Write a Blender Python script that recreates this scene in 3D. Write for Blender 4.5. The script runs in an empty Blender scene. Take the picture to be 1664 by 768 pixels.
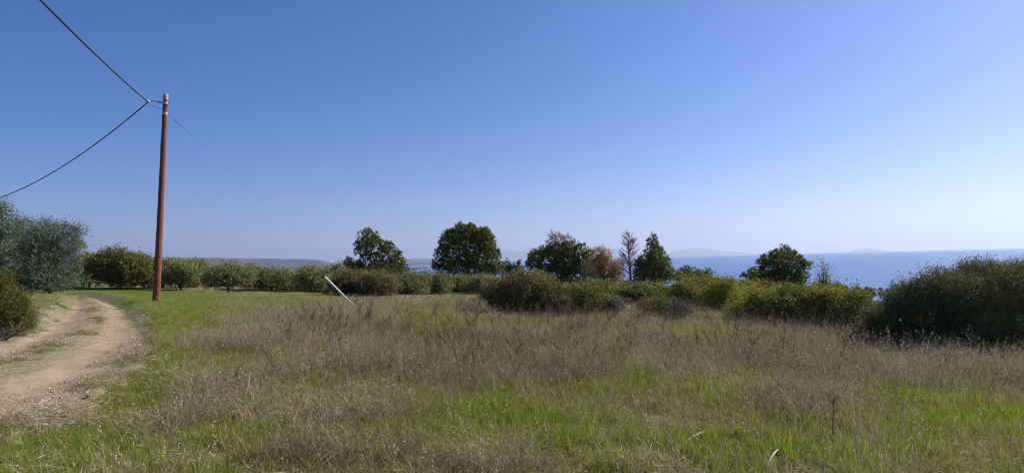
import bpy, bmesh, math, random
import numpy as np
from mathutils import Vector, Matrix

# ------------------------------------------------------------------ camera
scene = bpy.context.scene
COL = scene.collection
PI = math.pi
RNG = np.random.default_rng(7)
random.seed(7)

EYE = 1.65
FPX = 1000.0                       # focal length in pixels of the 1664 px wide photograph
cam_data = bpy.data.cameras.new('camera')
cam_data.sensor_width = 36.0
cam_data.lens = FPX / 1664.0 * 36.0
cam_data.clip_start = 0.05
cam_data.clip_end = 300000.0
cam = bpy.data.objects.new('camera', cam_data)
COL.objects.link(cam)
PITCH = math.radians(1.99)
ROLL = math.radians(-1.52)
CAM_ROT = Matrix.Rotation(PI / 2 + PITCH, 4, 'X') @ Matrix.Rotation(ROLL, 4, 'Z')
cam.matrix_world = Matrix.Translation((0, 0, EYE)) @ CAM_ROT
scene.camera = cam

# ------------------------------------------------------------------ light
SUN_EL = math.radians(38.0)
SUN_AZ = math.radians(66.0)        # clockwise from the viewing direction (+Y) towards +X
world = bpy.data.worlds.new('World')
scene.world = world
world.use_nodes = True
wn = world.node_tree
wn.nodes.clear()
sky = wn.nodes.new('ShaderNodeTexSky')
sky.sky_type = 'NISHITA'
sky.sun_disc = False
sky.sun_elevation = SUN_EL
sky.sun_rotation = SUN_AZ
sky.altitude = 100.0
sky.air_density = 0.8
sky.dust_density = 0.85
sky.ozone_density = 4.0
bgn = wn.nodes.new('ShaderNodeBackground')
bgn.inputs['Strength'].default_value = 0.067
won = wn.nodes.new('ShaderNodeOutputWorld')
hsv = wn.nodes.new('ShaderNodeHueSaturation')      # the camera's own colour response, the same over the whole sky
hsv.inputs['Saturation'].default_value = 1.32
mul = wn.nodes.new('ShaderNodeMix')
mul.data_type = 'RGBA'
mul.blend_type = 'MULTIPLY'
mul.inputs[0].default_value = 1.0
mul.inputs[7].default_value = (.90, .85, 1.07, 1)
wn.links.new(sky.outputs[0], hsv.inputs['Color'])
wn.links.new(hsv.outputs[0], mul.inputs[6])
wn.links.new(mul.outputs[2], bgn.inputs['Color'])
wn.links.new(bgn.outputs[0], won.inputs['Surface'])

sun_data = bpy.data.lights.new('sun', 'SUN')
sun_data.energy = 4.9
sun_data.angle = math.radians(0.55)
sun_data.color = (1.0, 0.94, 0.85)
sun = bpy.data.objects.new('sun', sun_data)
COL.objects.link(sun)
to_sun = Vector((math.sin(SUN_AZ) * math.cos(SUN_EL), math.cos(SUN_AZ) * math.cos(SUN_EL), math.sin(SUN_EL)))
sun.rotation_euler = to_sun.to_track_quat('Z', 'Y').to_euler()
sun.location = to_sun * 60

scene.view_settings.view_transform = 'Standard'
scene.view_settings.look = 'None'
scene.view_settings.exposure = 0.82
scene.view_settings.gamma = 1.0
scene.render.engine = 'CYCLES'
scene.cycles.use_denoising = True
scene.cycles.filter_width = 1.15
scene.cycles.max_bounces = 8
scene.cycles.diffuse_bounces = 3
scene.cycles.transmission_bounces = 4
scene.cycles.volume_bounces = 0

# ------------------------------------------------------------------ helpers
CR = np.array(CAM_ROT.to_3x3())


def ray(px, py):
    d = CR @ np.array([(px - 832.0), (384.0 - py), -FPX])
    return d / d[1]                # per metre of depth along +Y


def at(px, py, depth):
    d = ray(px, py) * depth
    return np.array([d[0], d[1], d[2] + EYE])


def smooth(a, b, x):
    t = np.clip((x - a) / (b - a), 0, 1)
    return t * t * (3 - 2 * t)


def vnoise(x, y, seed=0.0):        # cheap smooth pseudo noise from sines, about -1..1
    s = seed * 1.7
    return (np.sin(x * 1.0 + 1.3 * np.sin(y * .7 + s) + s) * np.cos(y * 1.1 + 1.1 * np.sin(x * .6 - s) + 2 * s)
            + .5 * np.sin(2.3 * x - 1.7 * y + 3 * s) * np.cos(1.9 * y + .8 * x - s)) / 1.5


def base_height(x, y):
    x = np.asarray(x, float)
    y = np.asarray(y, float)
    xc = np.where(x < -34, -34 + (x + 34) * .15, x)
    z = -.04 * xc
    z = z - .012 * np.clip(x - 9, 0, None)
    d = np.clip(y - 15, 0, None)
    k = 8.0
    z = z - .050 * (d - k * (1 - np.exp(-d / k)))
    z = z + .05 * (1 - smooth(8, 26, x)) * np.clip(y - 42, 0, 42)
    far = np.clip(np.hypot(x * .8, y) - 85, 0, None)
    z = z - .03 * far * (y > -500)
    z = np.where(z < -100, -100 + (z + 100) * .05, z)
    amp = np.clip(1 - np.hypot(x, y) / 400, 0.0, 1)
    z = z + amp * (.05 * vnoise(x * .55, y * .55, 1) + .025 * vnoise(x * 1.7, y * 1.7, 2))
    return z


def hit(px, py, fn=None):
    fn = fn or base_height
    r = ray(px, py)
    ds = np.linspace(2.0, 140.0, 5000)
    h = fn(r[0] * ds, ds) - (r[2] * ds + EYE)
    i = np.argmax(h > 0)
    if h[i] <= 0:
        i = len(ds) - 1
    d = ds[i]
    return np.array([r[0] * d, d, float(fn(r[0] * d, d))])


# the track: left and right edges read off the ground, from near to far
TR_R = [hit(*p) for p in ((-150, 768), (-40, 724), (60, 697), (140, 664), (200, 625), (240, 580), (250, 540), (238, 506), (214, 488), (178, 478.5), (130, 472), (62, 467.5), (-20, 465.5))]
TR_L = [hit(*p) for p in ((-420, 640), (-260, 600), (-110, 570), (-10, 550), (42, 528), (66, 510), (82, 498), (95, 489), (102, 483), (96, 477.5), (74, 473), (34, 470), (-40, 468))]


NT = 170


def by_station(pts):
    """a smooth edge curve sampled at the same stations as the opposite edge"""
    p = np.array(pts)[:, :2]
    t = np.linspace(0, len(p) - 1, NT)
    out = np.stack([np.interp(t, np.arange(len(p)), p[:, k]) for k in (0, 1)], 1)
    for _ in range(60):
        out[1:-1] = .25 * out[:-2] + .5 * out[1:-1] + .25 * out[2:]
    return out


tr_r = by_station(TR_R)
tr_l = by_station(TR_L)
tr_c = (tr_r + tr_l) / 2
tr_w = np.hypot(*(tr_r - tr_l).T)
tr_poly = np.concatenate([tr_r, tr_l[::-1]])


def _dist(px, py, line):
    a = line[:-1]
    ab = line[1:] - a
    t = ((px[:, None] - a[None, :, 0]) * ab[None, :, 0] + (py[:, None] - a[None, :, 1]) * ab[None, :, 1]) / (ab ** 2).sum(1)[None]
    t = np.clip(t, 0, 1)
    dx = px[:, None] - a[None, :, 0] - t * ab[None, :, 0]
    dy = py[:, None] - a[None, :, 1] - t * ab[None, :, 1]
    return np.sqrt(dx * dx + dy * dy).min(1)


def _inside(px, py):
    n = len(tr_poly)
    r = np.zeros(len(px), bool)
    for k in range(n):
        x1, y1 = tr_poly[k]
        x2, y2 = tr_poly[(k + 1) % n]
        if y1 == y2:
            continue
        c = ((y1 > py) != (y2 > py)) & (px < (x2 - x1) * (py - y1) / (y2 - y1) + x1)
        r ^= c
    return r


def track_coord(x, y):
    """signed cross coordinate on the track: -1 left edge, +1 right edge, beyond that outside; with metres outside"""
    x = np.atleast_1d(np.asarray(x, float)).ravel()
    y = np.atleast_1d(np.asarray(y, float)).ravel()
    u = np.full(x.shape, 9.0)
    m = np.full(x.shape, 99.0)
    sel = np.where((x < 3) & (x > -60) & (y < 60) & (y > -2))[0]
    for c in range(0, len(sel), 20000):
        s = sel[c:c + 20000]
        dr = _dist(x[s], y[s], tr_r[::2])
        dl_ = _dist(x[s], y[s], tr_l[::2])
        ins = _inside(x[s], y[s])
        mm = np.where(ins, -np.minimum(dr, dl_), np.minimum(dr, dl_))
        q = np.where(ins, (dl_ - dr) / (dl_ + dr + 1e-6), np.where(dr < dl_, 1 + mm / 1.5, -1 - mm / 1.5))
        u[s] = q
        m[s] = mm
    return u, m


def ground_height(x, y):
    shp = np.shape(x)
    z = base_height(x, y)
    u, m = track_coord(x, y)
    m = m.reshape(shp) if shp else m[0]
    return z - (bank(y) + .045) * (1 - smooth(-.5, .12, m))


def bank(y):                        # the track lies a little deeper below its verges where it passes the pole
    return .05 + .22 * smooth(8, 18, np.asarray(y, float))


def road_profile(u):
    rut = np.exp(-((np.abs(u) - .52) / .24) ** 2)
    return -.10 + .03 - .06 * rut + .02 * np.exp(-(u / .25) ** 2)


class MB:
    """collects verts and faces and links them as ONE mesh object"""

    def __init__(self):
        self.v, self.f, self.t, self.n = [], [], [], 0

    def add(self, verts, faces, tint=None):
        verts = np.asarray(verts, float).reshape(-1, 3)
        faces = np.asarray(faces, int)
        if len(faces) == 0:
            return
        self.v.append(verts)
        self.f.append(faces + self.n)
        self.t.append(np.full(len(faces), .5) if tint is None else np.asarray(tint, float))
        self.n += len(verts)

    def mesh(self, name, mat, smooth_shade=False):
        me = bpy.data.meshes.new(name)
        V = np.concatenate(self.v)
        loops = np.concatenate([f.ravel() for f in self.f])
        sizes = np.concatenate([np.full(len(f), f.shape[1]) for f in self.f])
        me.vertices.add(len(V))
        me.vertices.foreach_set('co', V.astype(np.float32).ravel())
        me.loops.add(len(loops))
        me.loops.foreach_set('vertex_index', loops.astype(np.int32))
        me.polygons.add(len(sizes))
        me.polygons.foreach_set('loop_start', np.r_[0, np.cumsum(sizes)[:-1]].astype(np.int32))
        me.update(calc_edges=True)
        a = me.attributes.new('leaf_tint', 'FLOAT', 'FACE')
        a.data.foreach_set('value', np.concatenate(self.t).astype(np.float32))
        if smooth_shade:
            me.polygons.foreach_set('use_smooth', np.ones(len(sizes), bool))
        me.materials.append(mat)
        return me

    def build(self, name, mat, parent=None, smooth_shade=False):
        o = bpy.data.objects.new(name, self.mesh(name, mat, smooth_shade))
        COL.objects.link(o)
        if parent is not None:
            o.parent = parent
        return o


def tag(o, label=None, cat=None, group=None, kind=None):
    if label: o['label'] = label
    if cat: o['category'] = cat
    if group: o['group'] = group
    if kind: o['kind'] = kind
    return o


def empty(name, loc, label, cat, group=None):
    o = bpy.data.objects.new(name, None)
    COL.objects.link(o)
    o.location = [float(c) for c in loc]
    o.empty_display_size = .3
    return tag(o, label, cat, group)


def unit(a):
    return a / (np.linalg.norm(a, axis=-1, keepdims=True) + 1e-9)


def tube(mb, pts, radii, sides=6, tint=.5, cap=True):
    pts = np.asarray(pts, float)
    radii = np.broadcast_to(np.asarray(radii, float), (len(pts),))
    tan = unit(np.gradient(pts, axis=0))
    ref = np.array([0, 0, 1.0]) if abs(tan[0][2]) < .9 else np.array([1.0, 0, 0])
    rings = []
    for p, t, r in zip(pts, tan, radii):
        a = unit(np.cross(t, ref))
        b = np.cross(t, a)
        ang = np.arange(sides) / sides * 2 * PI
        rings.append(p + r * (np.cos(ang)[:, None] * a + np.sin(ang)[:, None] * b))
    V = np.concatenate(rings)
    n = len(pts)
    i = np.arange(n - 1)[:, None] * sides
    j = np.arange(sides)[None, :]
    k = (j + 1) % sides
    F = np.stack([i + j, i + k, i + sides + k, i + sides + j], -1).reshape(-1, 4)
    mb.add(V, F, np.full(len(F), tint))
    if cap:
        mb.add(rings[-1], np.arange(sides)[None, :], [tint])
        mb.add(rings[0][::-1], np.arange(sides)[None, :], [tint])


# ------------------------------------------------------------------ materials
def new_mat(name):
    m = bpy.data.materials.new(name)
    m.use_nodes = True
    nt = m.node_tree
    nt.nodes.clear()
    out = nt.nodes.new('ShaderNodeOutputMaterial')
    return m, nt, out


def ramp(nt, stops):
    r = nt.nodes.new('ShaderNodeValToRGB')
    e = r.color_ramp.elements
    while len(e) < len(stops):
        e.new(.5)
    for k, (p, c) in enumerate(stops):
        e[k].position = p
        e[k].color = (*c, 1)
    return r


def leaf_mat(name, stops, trans=.3, rough=.7, spec=.14, instanced=False, vary=.12):
    m, nt, out = new_mat(name)
    L = nt.links.new
    at_ = nt.nodes.new('ShaderNodeAttribute')
    at_.attribute_name = 'leaf_tint'
    fac = at_.outputs['Fac']
    if instanced:
        a2 = nt.nodes.new('ShaderNodeAttribute')
        a2.attribute_type = 'INSTANCER'
        a2.attribute_name = 'tint'
        ad = nt.nodes.new('ShaderNodeMath')
        ad.operation = 'ADD'
        L(fac, ad.inputs[0])
        L(a2.outputs['Fac'], ad.inputs[1])
        fac = ad.outputs[0]
    r = ramp(nt, stops)
    L(fac, r.inputs[0])
    oi = nt.nodes.new('ShaderNodeObjectInfo')
    mr = nt.nodes.new('ShaderNodeMapRange')
    mr.inputs['To Min'].default_value = 1 - vary
    mr.inputs['To Max'].default_value = 1 + vary
    L(oi.outputs['Random'], mr.inputs['Value'])
    hs = nt.nodes.new('ShaderNodeHueSaturation')
    L(mr.outputs[0], hs.inputs['Value'])
    L(r.outputs[0], hs.inputs['Color'])
    p = nt.nodes.new('ShaderNodeBsdfPrincipled')
    p.inputs['Roughness'].default_value = rough
    p.inputs['Specular IOR Level'].default_value = spec
    L(hs.outputs[0], p.inputs['Base Color'])
    t = nt.nodes.new('ShaderNodeBsdfTranslucent')
    L(hs.outputs[0], t.inputs['Color'])
    mx = nt.nodes.new('ShaderNodeMixShader')
    mx.inputs[0].default_value = trans
    L(p.outputs[0], mx.inputs[1])
    L(t.outputs[0], mx.inputs[2])
    L(mx.outputs[0], out.inputs['Surface'])
    return m


def rough_mat(name, c0, c1, scale=6.0, rough=.85, bump=.3, stretch=(1, 1, 1), detail=6, metal=0.0, c2=None, bscale=None):
    m, nt, out = new_mat(name)
    L = nt.links.new
    tc = nt.nodes.new('ShaderNodeTexCoord')
    mp = nt.nodes.new('ShaderNodeMapping')
    mp.inputs['Scale'].default_value = stretch
    L(tc.outputs['Object'], mp.inputs[0])
    n = nt.nodes.new('ShaderNodeTexNoise')
    n.inputs['Scale'].default_value = scale
    n.inputs['Detail'].default_value = detail
    n.inputs['Roughness'].default_value = .65
    L(mp.outputs[0], n.inputs['Vector'])
    stops = [(.3, c0), (.7, c1)] if c2 is None else [(.3, c0), (.55, c1), (.75, c2)]
    r = ramp(nt, stops)
    L(n.outputs[0], r.inputs[0])
    p = nt.nodes.new('ShaderNodeBsdfPrincipled')
    p.inputs['Roughness'].default_value = rough
    p.inputs['Metallic'].default_value = metal
    p.inputs['Specular IOR Level'].default_value = .25
    L(r.outputs[0], p.inputs['Base Color'])
    b = nt.nodes.new('ShaderNodeBump')
    b.inputs['Strength'].default_value = bump
    b.inputs['Distance'].default_value = .05
    n2 = nt.nodes.new('ShaderNodeTexNoise')
    n2.inputs['Scale'].default_value = bscale or scale * 3
    n2.inputs['Detail'].default_value = 5
    L(mp.outputs[0], n2.inputs['Vector'])
    L(n2.outputs[0], b.inputs['Height'])
    L(b.outputs[0], p.inputs['Normal'])
    L(p.outputs[0], out.inputs['Surface'])
    return m


M = {}
M['olive'] = leaf_mat('olive_leaf', [(0, (0.090, 0.104, 0.035)), (.5, (0.175, 0.193, 0.067)), (1, (0.340, 0.345, 0.147))], .22)
M['olive_blue'] = leaf_mat('silvery_olive_leaf', [(0, (0.062, 0.082, 0.047)), (.5, (0.111, 0.143, 0.084)), (1, (0.248, 0.290, 0.178))], .22, rough=.45)
M['olive_dark'] = leaf_mat('dark_olive_leaf', [(0, (0.064, 0.068, 0.021)), (.5, (0.128, 0.129, 0.037)), (1, (0.261, 0.239, 0.081))], .2)
M['pine'] = leaf_mat('pine_needle', [(0, (0.053, 0.066, 0.018)), (.5, (0.116, 0.138, 0.032)), (1, (0.239, 0.250, 0.061))], .2)
M['pine_light'] = leaf_mat('light_pine_needle', [(0, (0.047, 0.060, 0.014)), (.5, (0.109, 0.128, 0.029)), (1, (0.203, 0.217, 0.054))], .2)
M['brown'] = leaf_mat('dead_needle', [(0, (0.212, 0.109, 0.035)), (.5, (0.357, 0.209, 0.068)), (1, (0.536, 0.356, 0.121))], .2)
M['brown_pale'] = leaf_mat('dry_tan_needle', [(0, (0.126, 0.084, 0.040)), (.5, (0.224, 0.138, 0.070)), (1, (0.364, 0.228, 0.120))], .2)
M['shrub_brown'] = leaf_mat('brownish_shrub_leaf', [(0, (0.073, 0.065, 0.024)), (.5, (0.163, 0.140, 0.054)), (1, (0.293, 0.251, 0.102))], .22)
M['shrub'] = leaf_mat('shrub_leaf', [(0, (0.067, 0.077, 0.017)), (.5, (0.167, 0.176, 0.041)), (1, (0.314, 0.308, 0.084))], .25)
M['shrub_bright'] = leaf_mat('bright_shrub_leaf', [(0, (0.093, 0.100, 0.013)), (.5, (0.211, 0.218, 0.033)), (1, (0.386, 0.374, 0.066))], .32)
M['shrub_yellow'] = leaf_mat('yellowish_shrub_leaf', [(0, (0.059, 0.062, 0.014)), (.5, (0.123, 0.129, 0.032)), (1, (0.206, 0.206, 0.064))], .3)
M['shrub_dark'] = leaf_mat('dark_shrub_leaf', [(0, (0.067, 0.075, 0.029)), (.5, (0.144, 0.149, 0.059)), (1, (0.301, 0.281, 0.113))], .2)
M['shrub_grey'] = leaf_mat('greyish_shrub_leaf', [(0, (.07, .065, .045)), (.5, (.13, .12, .085)), (1, (.22, .20, .15))], .2)
M['bark'] = rough_mat('bark', (.05, .038, .028), (.13, .10, .075), 9, .9, .6, (1, 1, .25))
M['dead_bark'] = rough_mat('dead_bark', (.125, .070, .048), (.25, .148, .104), 9, .9, .6, (1, 1, .25))
M['pole'] = rough_mat('pole_wood', (.085, .030, .018), (.165, .055, .032), 5, .75, .35, (4, 4, .35), c2=(.23, .105, .07))
M['pole_top'] = rough_mat('weathered_pole_top', (.28, .20, .16), (.42, .34, .29), 8, .85, .3)
M['metal'] = rough_mat('galvanised_steel', (.30, .30, .31), (.45, .45, .45), 20, .45, .1, metal=.8)
M['cable'] = rough_mat('black_cable', (.012, .012, .016), (.025, .025, .03), 20, .5, .1)
M['wire'] = rough_mat('dark_wire', (.05, .05, .06), (.09, .09, .10), 20, .5, .1)
M['porcelain'] = rough_mat('pale_clamp_plastic', (.55, .55, .56), (.7, .7, .7), 10, .35, .1)
M['post'] = rough_mat('bleached_wood', (.44, .41, .37), (.66, .63, .58), 7, .85, .3, (3, 3, .4))
M['rock'] = rough_mat('grey_stone', (.20, .18, .16), (.36, .33, .29), 9, .9, .6)
M['rock_red'] = rough_mat('reddish_stone', (.24, .15, .11), (.38, .25, .19), 9, .9, .6)
M['straw_stick'] = rough_mat('bleached_stalk', (.44, .36, .25), (.62, .54, .40), 9, .9, .2)

# grasses (instanced tufts)
M['g_green'] = leaf_mat('green_grass_blade', [(0, (0.118, 0.155, 0.014)), (.5, (0.199, 0.247, 0.024)), (1, (0.302, 0.323, 0.066))], .48, instanced=True)
M['g_dry'] = leaf_mat('dry_grass_blade', [(0, (.078, .060, .034)), (.28, (.175, .140, .080)), (.55, (.295, .245, .143)), (1, (.53, .46, .29))], .3, instanced=True)
M['g_olive'] = leaf_mat('olive_grass_blade', [(0, (0.108, 0.115, 0.027)), (.5, (0.197, 0.202, 0.053)), (1, (0.330, 0.305, 0.114))], .38, instanced=True)
M['g_straw'] = leaf_mat('straw_blade', [(0, (.26, .20, .125)), (.5, (.42, .34, .225)), (1, (.56, .48, .35))], .3, instanced=True)
M['g_weed'] = leaf_mat('dry_weed_stem', [(0, (0.061, 0.042, 0.030)), (.5, (0.110, 0.079, 0.056)), (1, (0.187, 0.138, 0.100))], .1, instanced=True)
M['g_gravel'] = leaf_mat('gravel_pebble', [(0, (.20, .15, .11)), (.5, (.33, .26, .20)), (1, (.50, .44, .37))], 0, rough=.9, instanced=True)


def ground_mat():
    m, nt, out = new_mat('field_soil')
    L = nt.links.new
    geo = nt.nodes.new('ShaderNodeNewGeometry')
    a = nt.nodes.new('ShaderNodeAttribute')
    a.attribute_name = 'green'
    n = nt.nodes.new('ShaderNodeTexNoise')
    n.inputs['Scale'].default_value = 2.2
    n.inputs['Detail'].default_value = 8
    n.inputs['Roughness'].default_value = .7
    L(geo.outputs['Position'], n.inputs['Vector'])
    soil = ramp(nt, [(.3, (.11, .082, .056)), (.5, (.185, .145, .10)), (.7, (.27, .22, .155))])
    L(n.outputs[0], soil.inputs[0])
    n2 = nt.nodes.new('ShaderNodeTexNoise')
    n2.inputs['Scale'].default_value = 7
    n2.inputs['Detail'].default_value = 6
    L(geo.outputs['Position'], n2.inputs['Vector'])
    gr = ramp(nt, [(.3, (.055, .075, .018)), (.7, (.125, .165, .034))])
    L(n2.outputs[0], gr.inputs[0])
    mx = nt.nodes.new('ShaderNodeMix')
    mx.data_type = 'RGBA'
    L(a.outputs['Fac'], mx.inputs[0])
    L(soil.outputs[0], mx.inputs[6])
    L(gr.outputs[0], mx.inputs[7])
    p = nt.nodes.new('ShaderNodeBsdfPrincipled')
    p.inputs['Roughness'].default_value = .95
    p.inputs['Specular IOR Level'].default_value = .1
    L(mx.outputs[2], p.inputs['Base Color'])
    b = nt.nodes.new('ShaderNodeBump')
    b.inputs['Strength'].default_value = .6
    b.inputs['Distance'].default_value = .06
    L(n2.outputs[0], b.inputs['Height'])
    L(b.outputs[0], p.inputs['Normal'])
    L(p.outputs[0], out.inputs['Surface'])
    return m


def road_mat():
    m, nt, out = new_mat('track_earth')
    L = nt.links.new
    geo = nt.nodes.new('ShaderNodeNewGeometry')
    a = nt.nodes.new('ShaderNodeAttribute')
    a.attribute_name = 'rut'
    def noise(s, d, r=.65):
        n = nt.nodes.new('ShaderNodeTexNoise')
        n.inputs['Scale'].default_value = s
        n.inputs['Detail'].default_value = d
        n.inputs['Roughness'].default_value = r
        L(geo.outputs['Position'], n.inputs['Vector'])
        return n
    n1 = noise(1.6, 8, .7)
    earth = ramp(nt, [(.3, (.178, .132, .086)), (.5, (.245, .186, .124)), (.72, (.318, .248, .174))])
    L(n1.outputs[0], earth.inputs[0])
    n2 = noise(16, 6, .75)
    litter = ramp(nt, [(.30, (.075, .068, .036)), (.45, (.165, .135, .08)), (.58, (.235, .19, .125)), (.72, (.36, .31, .225))])
    L(n2.outputs[0], litter.inputs[0])
    n3 = noise(3.0, 6, .7)
    ad = nt.nodes.new('ShaderNodeMath')
    ad.operation = 'MULTIPLY_ADD'
    L(n3.outputs[0], ad.inputs[0])
    ad.inputs[1].default_value = 1.6
    sb = nt.nodes.new('ShaderNodeMath')
    sb.operation = 'SUBTRACT'
    L(a.outputs['Fac'], sb.inputs[0])
    sb.inputs[1].default_value = .8
    L(sb.outputs[0], ad.inputs[2])
    mk = nt.nodes.new('ShaderNodeMapRange')
    mk.inputs['From Min'].default_value = .35
    mk.inputs['From Max'].default_value = .65
    L(ad.outputs[0], mk.inputs['Value'])
    mx = nt.nodes.new('ShaderNodeMix')
    mx.data_type = 'RGBA'
    L(mk.outputs[0], mx.inputs[0])
    L(litter.outputs[0], mx.inputs[6])
    L(earth.outputs[0], mx.inputs[7])
    p = nt.nodes.new('ShaderNodeBsdfPrincipled')
    p.inputs['Roughness'].default_value = .95
    p.inputs['Specular IOR Level'].default_value = .1
    L(mx.outputs[2], p.inputs['Base Color'])
    b = nt.nodes.new('ShaderNodeBump')
    b.inputs['Strength'].default_value = .55
    b.inputs['Distance'].default_value = .03
    L(n2.outputs[0], b.inputs['Height'])
    L(b.outputs[0], p.inputs['Normal'])
    L(p.outputs[0], out.inputs['Surface'])
    return m


def sea_mat():
    m, nt, out = new_mat('sea_water')
    L = nt.links.new
    geo = nt.nodes.new('ShaderNodeNewGeometry')
    mp = nt.nodes.new('ShaderNodeMapping')
    mp.inputs['Scale'].default_value = (.05, .05, .05)
    L(geo.outputs['Position'], mp.inputs[0])
    n = nt.nodes.new('ShaderNodeTexNoise')
    n.inputs['Scale'].default_value = 4
    n.inputs['Detail'].default_value = 5
    n.inputs['Roughness'].default_value = .6
    L(mp.outputs[0], n.inputs['Vector'])
    big = nt.nodes.new('ShaderNodeTexNoise')
    big.inputs['Scale'].default_value = .02
    big.inputs['Detail'].default_value = 3
    L(mp.outputs[0], big.inputs['Vector'])
    r = ramp(nt, [(.3, (.058, .122, .275)), (.7, (.066, .138, .30))])
    L(big.outputs[0], r.inputs[0])
    p = nt.nodes.new('ShaderNodeBsdfPrincipled')
    p.inputs['Roughness'].default_value = .35
    p.inputs['IOR'].default_value = 1.33
    L(r.outputs[0], p.inputs['Base Color'])
    b = nt.nodes.new('ShaderNodeBump')
    b.inputs['Strength'].default_value = 1.0
    b.inputs['Distance'].default_value = 3.0
    L(n.outputs[0], b.inputs['Height'])
    L(b.outputs[0], p.inputs['Normal'])
    L(p.outputs[0], out.inputs['Surface'])
    return m


# ------------------------------------------------------------------ vegetation zones of the field
def gauss(x, y, c, rx, ry):
    return np.exp(-(((x - c[0]) / rx) ** 2 + ((y - c[1]) / ry) ** 2))


G_PATCH = [(hit(750, 690), 1.1, .9), (hit(830, 715), .7, .45), (hit(1012, 620), .7, 1.1), (hit(1195, 640), .8, 1.2), (hit(1490, 690), 1.1, .45),
           (hit(1620, 700), .9, .4), (hit(1450, 655), .7, .45), (hit(420, 640), .45, .5), (hit(1240, 740), .9, .35),
           (hit(430, 720), .7, .35), (hit(620, 520), 1.5, 1.2), (hit(1130, 545), .9, .8), (hit(280, 490), 4.0, 3.2), (hit(360, 484), 4.0, 3.0), (hit(200, 473), 5.5, 4.5),
           (hit(440, 486), 3.0, 2.4), (hit(130, 735), .9, .45), (hit(220, 700), .7, .5), (hit(60, 760), .8, .3), (hit(700, 540), .9, .8)]


D_PATCH = [(hit(390, 640), .75, .9), (hit(340, 690), .45, .5), (hit(420, 560), 1.3, 1.5), (hit(520, 530), 2.2, 2.2), (hit(600, 690), .7, .45), (hit(560, 740), .6, .3),
           (hit(900, 610), .8, .9), (hit(1110, 610), .6, 1.0), (hit(1300, 660), .7, .8), (hit(1290, 590), 1.3, 1.2), (hit(1560, 620), 1.6, .8), (hit(700, 760), 1.2, .2)]


def dry_amount(x, y):
    d = np.zeros_like(np.asarray(x, float))
    for c, rx, ry in D_PATCH:
        d = np.maximum(d, gauss(x, y, c, rx, ry))
    return d


def green_amount(x, y):
    x = np.asarray(x, float)
    y = np.asarray(y, float)
    g = np.zeros_like(x)
    for c, rx, ry in G_PATCH:
        g = np.maximum(g, np.minimum(1, 1.2 * gauss(x, y, c, rx * 1.1, ry * 1.1)))
    u, m = track_coord(x, y)
    u = u.reshape(x.shape)
    m = m.reshape(x.shape)
    verge = np.where((u > 1) & (m < 8), np.exp(-((m - .40 - .025 * y) / (.50 + .05 * y)) ** 2), 0)
    near = .10 * (1 - smooth(4.5, 8.5, y))
    g = np.maximum(g, near)
    far_left = .9 * smooth(20, 26, y) * (1 - smooth(-11, -4, x)) * (1 - smooth(33, 38, y + .12 * x))
    g = np.maximum(g, far_left * (.62 + .5 * vnoise(x * .45, y * .5, 71) + .35 * vnoise(x * 1.4, y * 1.2, 72)))
    for c, rx, ry in D_PATCH:
        g = g * (1 - .9 * gauss(x, y, c, rx, ry))
    g = np.maximum(g, 1.05 * verge)
    g = g + .27 * vnoise(x * 1.3, y * 1.3, 5) + .25 * vnoise(x * 3.1, y * 3.1, 6) + .15 * vnoise(x * 7.3, y * 7.1, 7)
    return np.clip(g, 0, 1)


# ------------------------------------------------------------------ ground, track, sea, hills
def axis(lo, hi, dense_lo, dense_hi, step, grow=1.18):
    mid = list(np.arange(dense_lo, dense_hi + 1e-6, step))
    s, v = step, dense_hi
    while v < hi:
        s *= grow
        v += s
        mid.append(v)
    s, v = step, dense_lo
    while v > lo:
        s *= grow
        v -= s
        mid.insert(0, v)
    return np.array(mid)


def make_ground():
    xs = axis(-2500, 2500, -24, 18, .35)
    ys = axis(-300, 3200, -1, 40, .35)
    X, Y = np.meshgrid(xs, ys)
    Z = ground_height(X, Y)
    V = np.stack([X, Y, Z], -1).reshape(-1, 3)
    ny, nx = X.shape
    i = (np.arange(ny - 1)[:, None] * nx + np.arange(nx - 1)[None, :]).ravel()
    F = np.stack([i, i + 1, i + nx + 1, i + nx], 1)
    mb = MB()
    mb.add(V, F)
    o = mb.build('ground', ground_mat(), None, True)
    g = green_amount(X, Y)
    g = np.where(np.hypot(X, Y) > 60, .55, g)
    a = o.data.attributes.new('green', 'FLOAT', 'POINT')
    a.data.foreach_set('value', g.ravel().astype(np.float32))
    tag(o, kind='structure')


def make_road():
    nu = 41
    us = np.linspace(-1.12, 1.12, nu)
    mb = MB()
    P = []
    R = []
    for k in range(NT):
        w = us / 2 + .5
        jit = 1 + .10 * vnoise(np.array([k * .35]), np.array([3.0]), 3)[0]
        xy = tr_c[k] + (us[:, None] / 2) * jit * (tr_r[k] - tr_l[k])
        z = base_height(xy[:, 0], xy[:, 1]) + road_profile(us) - (bank(xy[:, 1]) - .14) + .008 * vnoise(xy[:, 0] * 5, xy[:, 1] * 5, 4)
        z = z - .12 * smooth(1.0, 1.12, np.abs(us)) + .015 * smooth(.8, 1.0, np.abs(us)) * (1 - smooth(1.0, 1.12, np.abs(us)))
        P.append(np.c_[xy, z])
        R.append(np.exp(-(((np.abs(us - .02) - .50) / .27) ** 2) ** 1.5) * .95 + .12)
    V = np.concatenate(P)
    i = (np.arange(NT - 1)[:, None] * nu + np.arange(nu - 1)[None, :]).ravel()
    F = np.stack([i, i + 1, i + nu + 1, i + nu], 1)
    mb.add(V, F)
    o = mb.build('dirt_track', road_mat(), None, True)
    a = o.data.attributes.new('rut', 'FLOAT', 'POINT')
    a.data.foreach_set('value', np.concatenate(R).astype(np.float32))
    tag(o, kind='structure')


R_EARTH = 6.371e6
SEA_Z = -80.0


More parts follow.
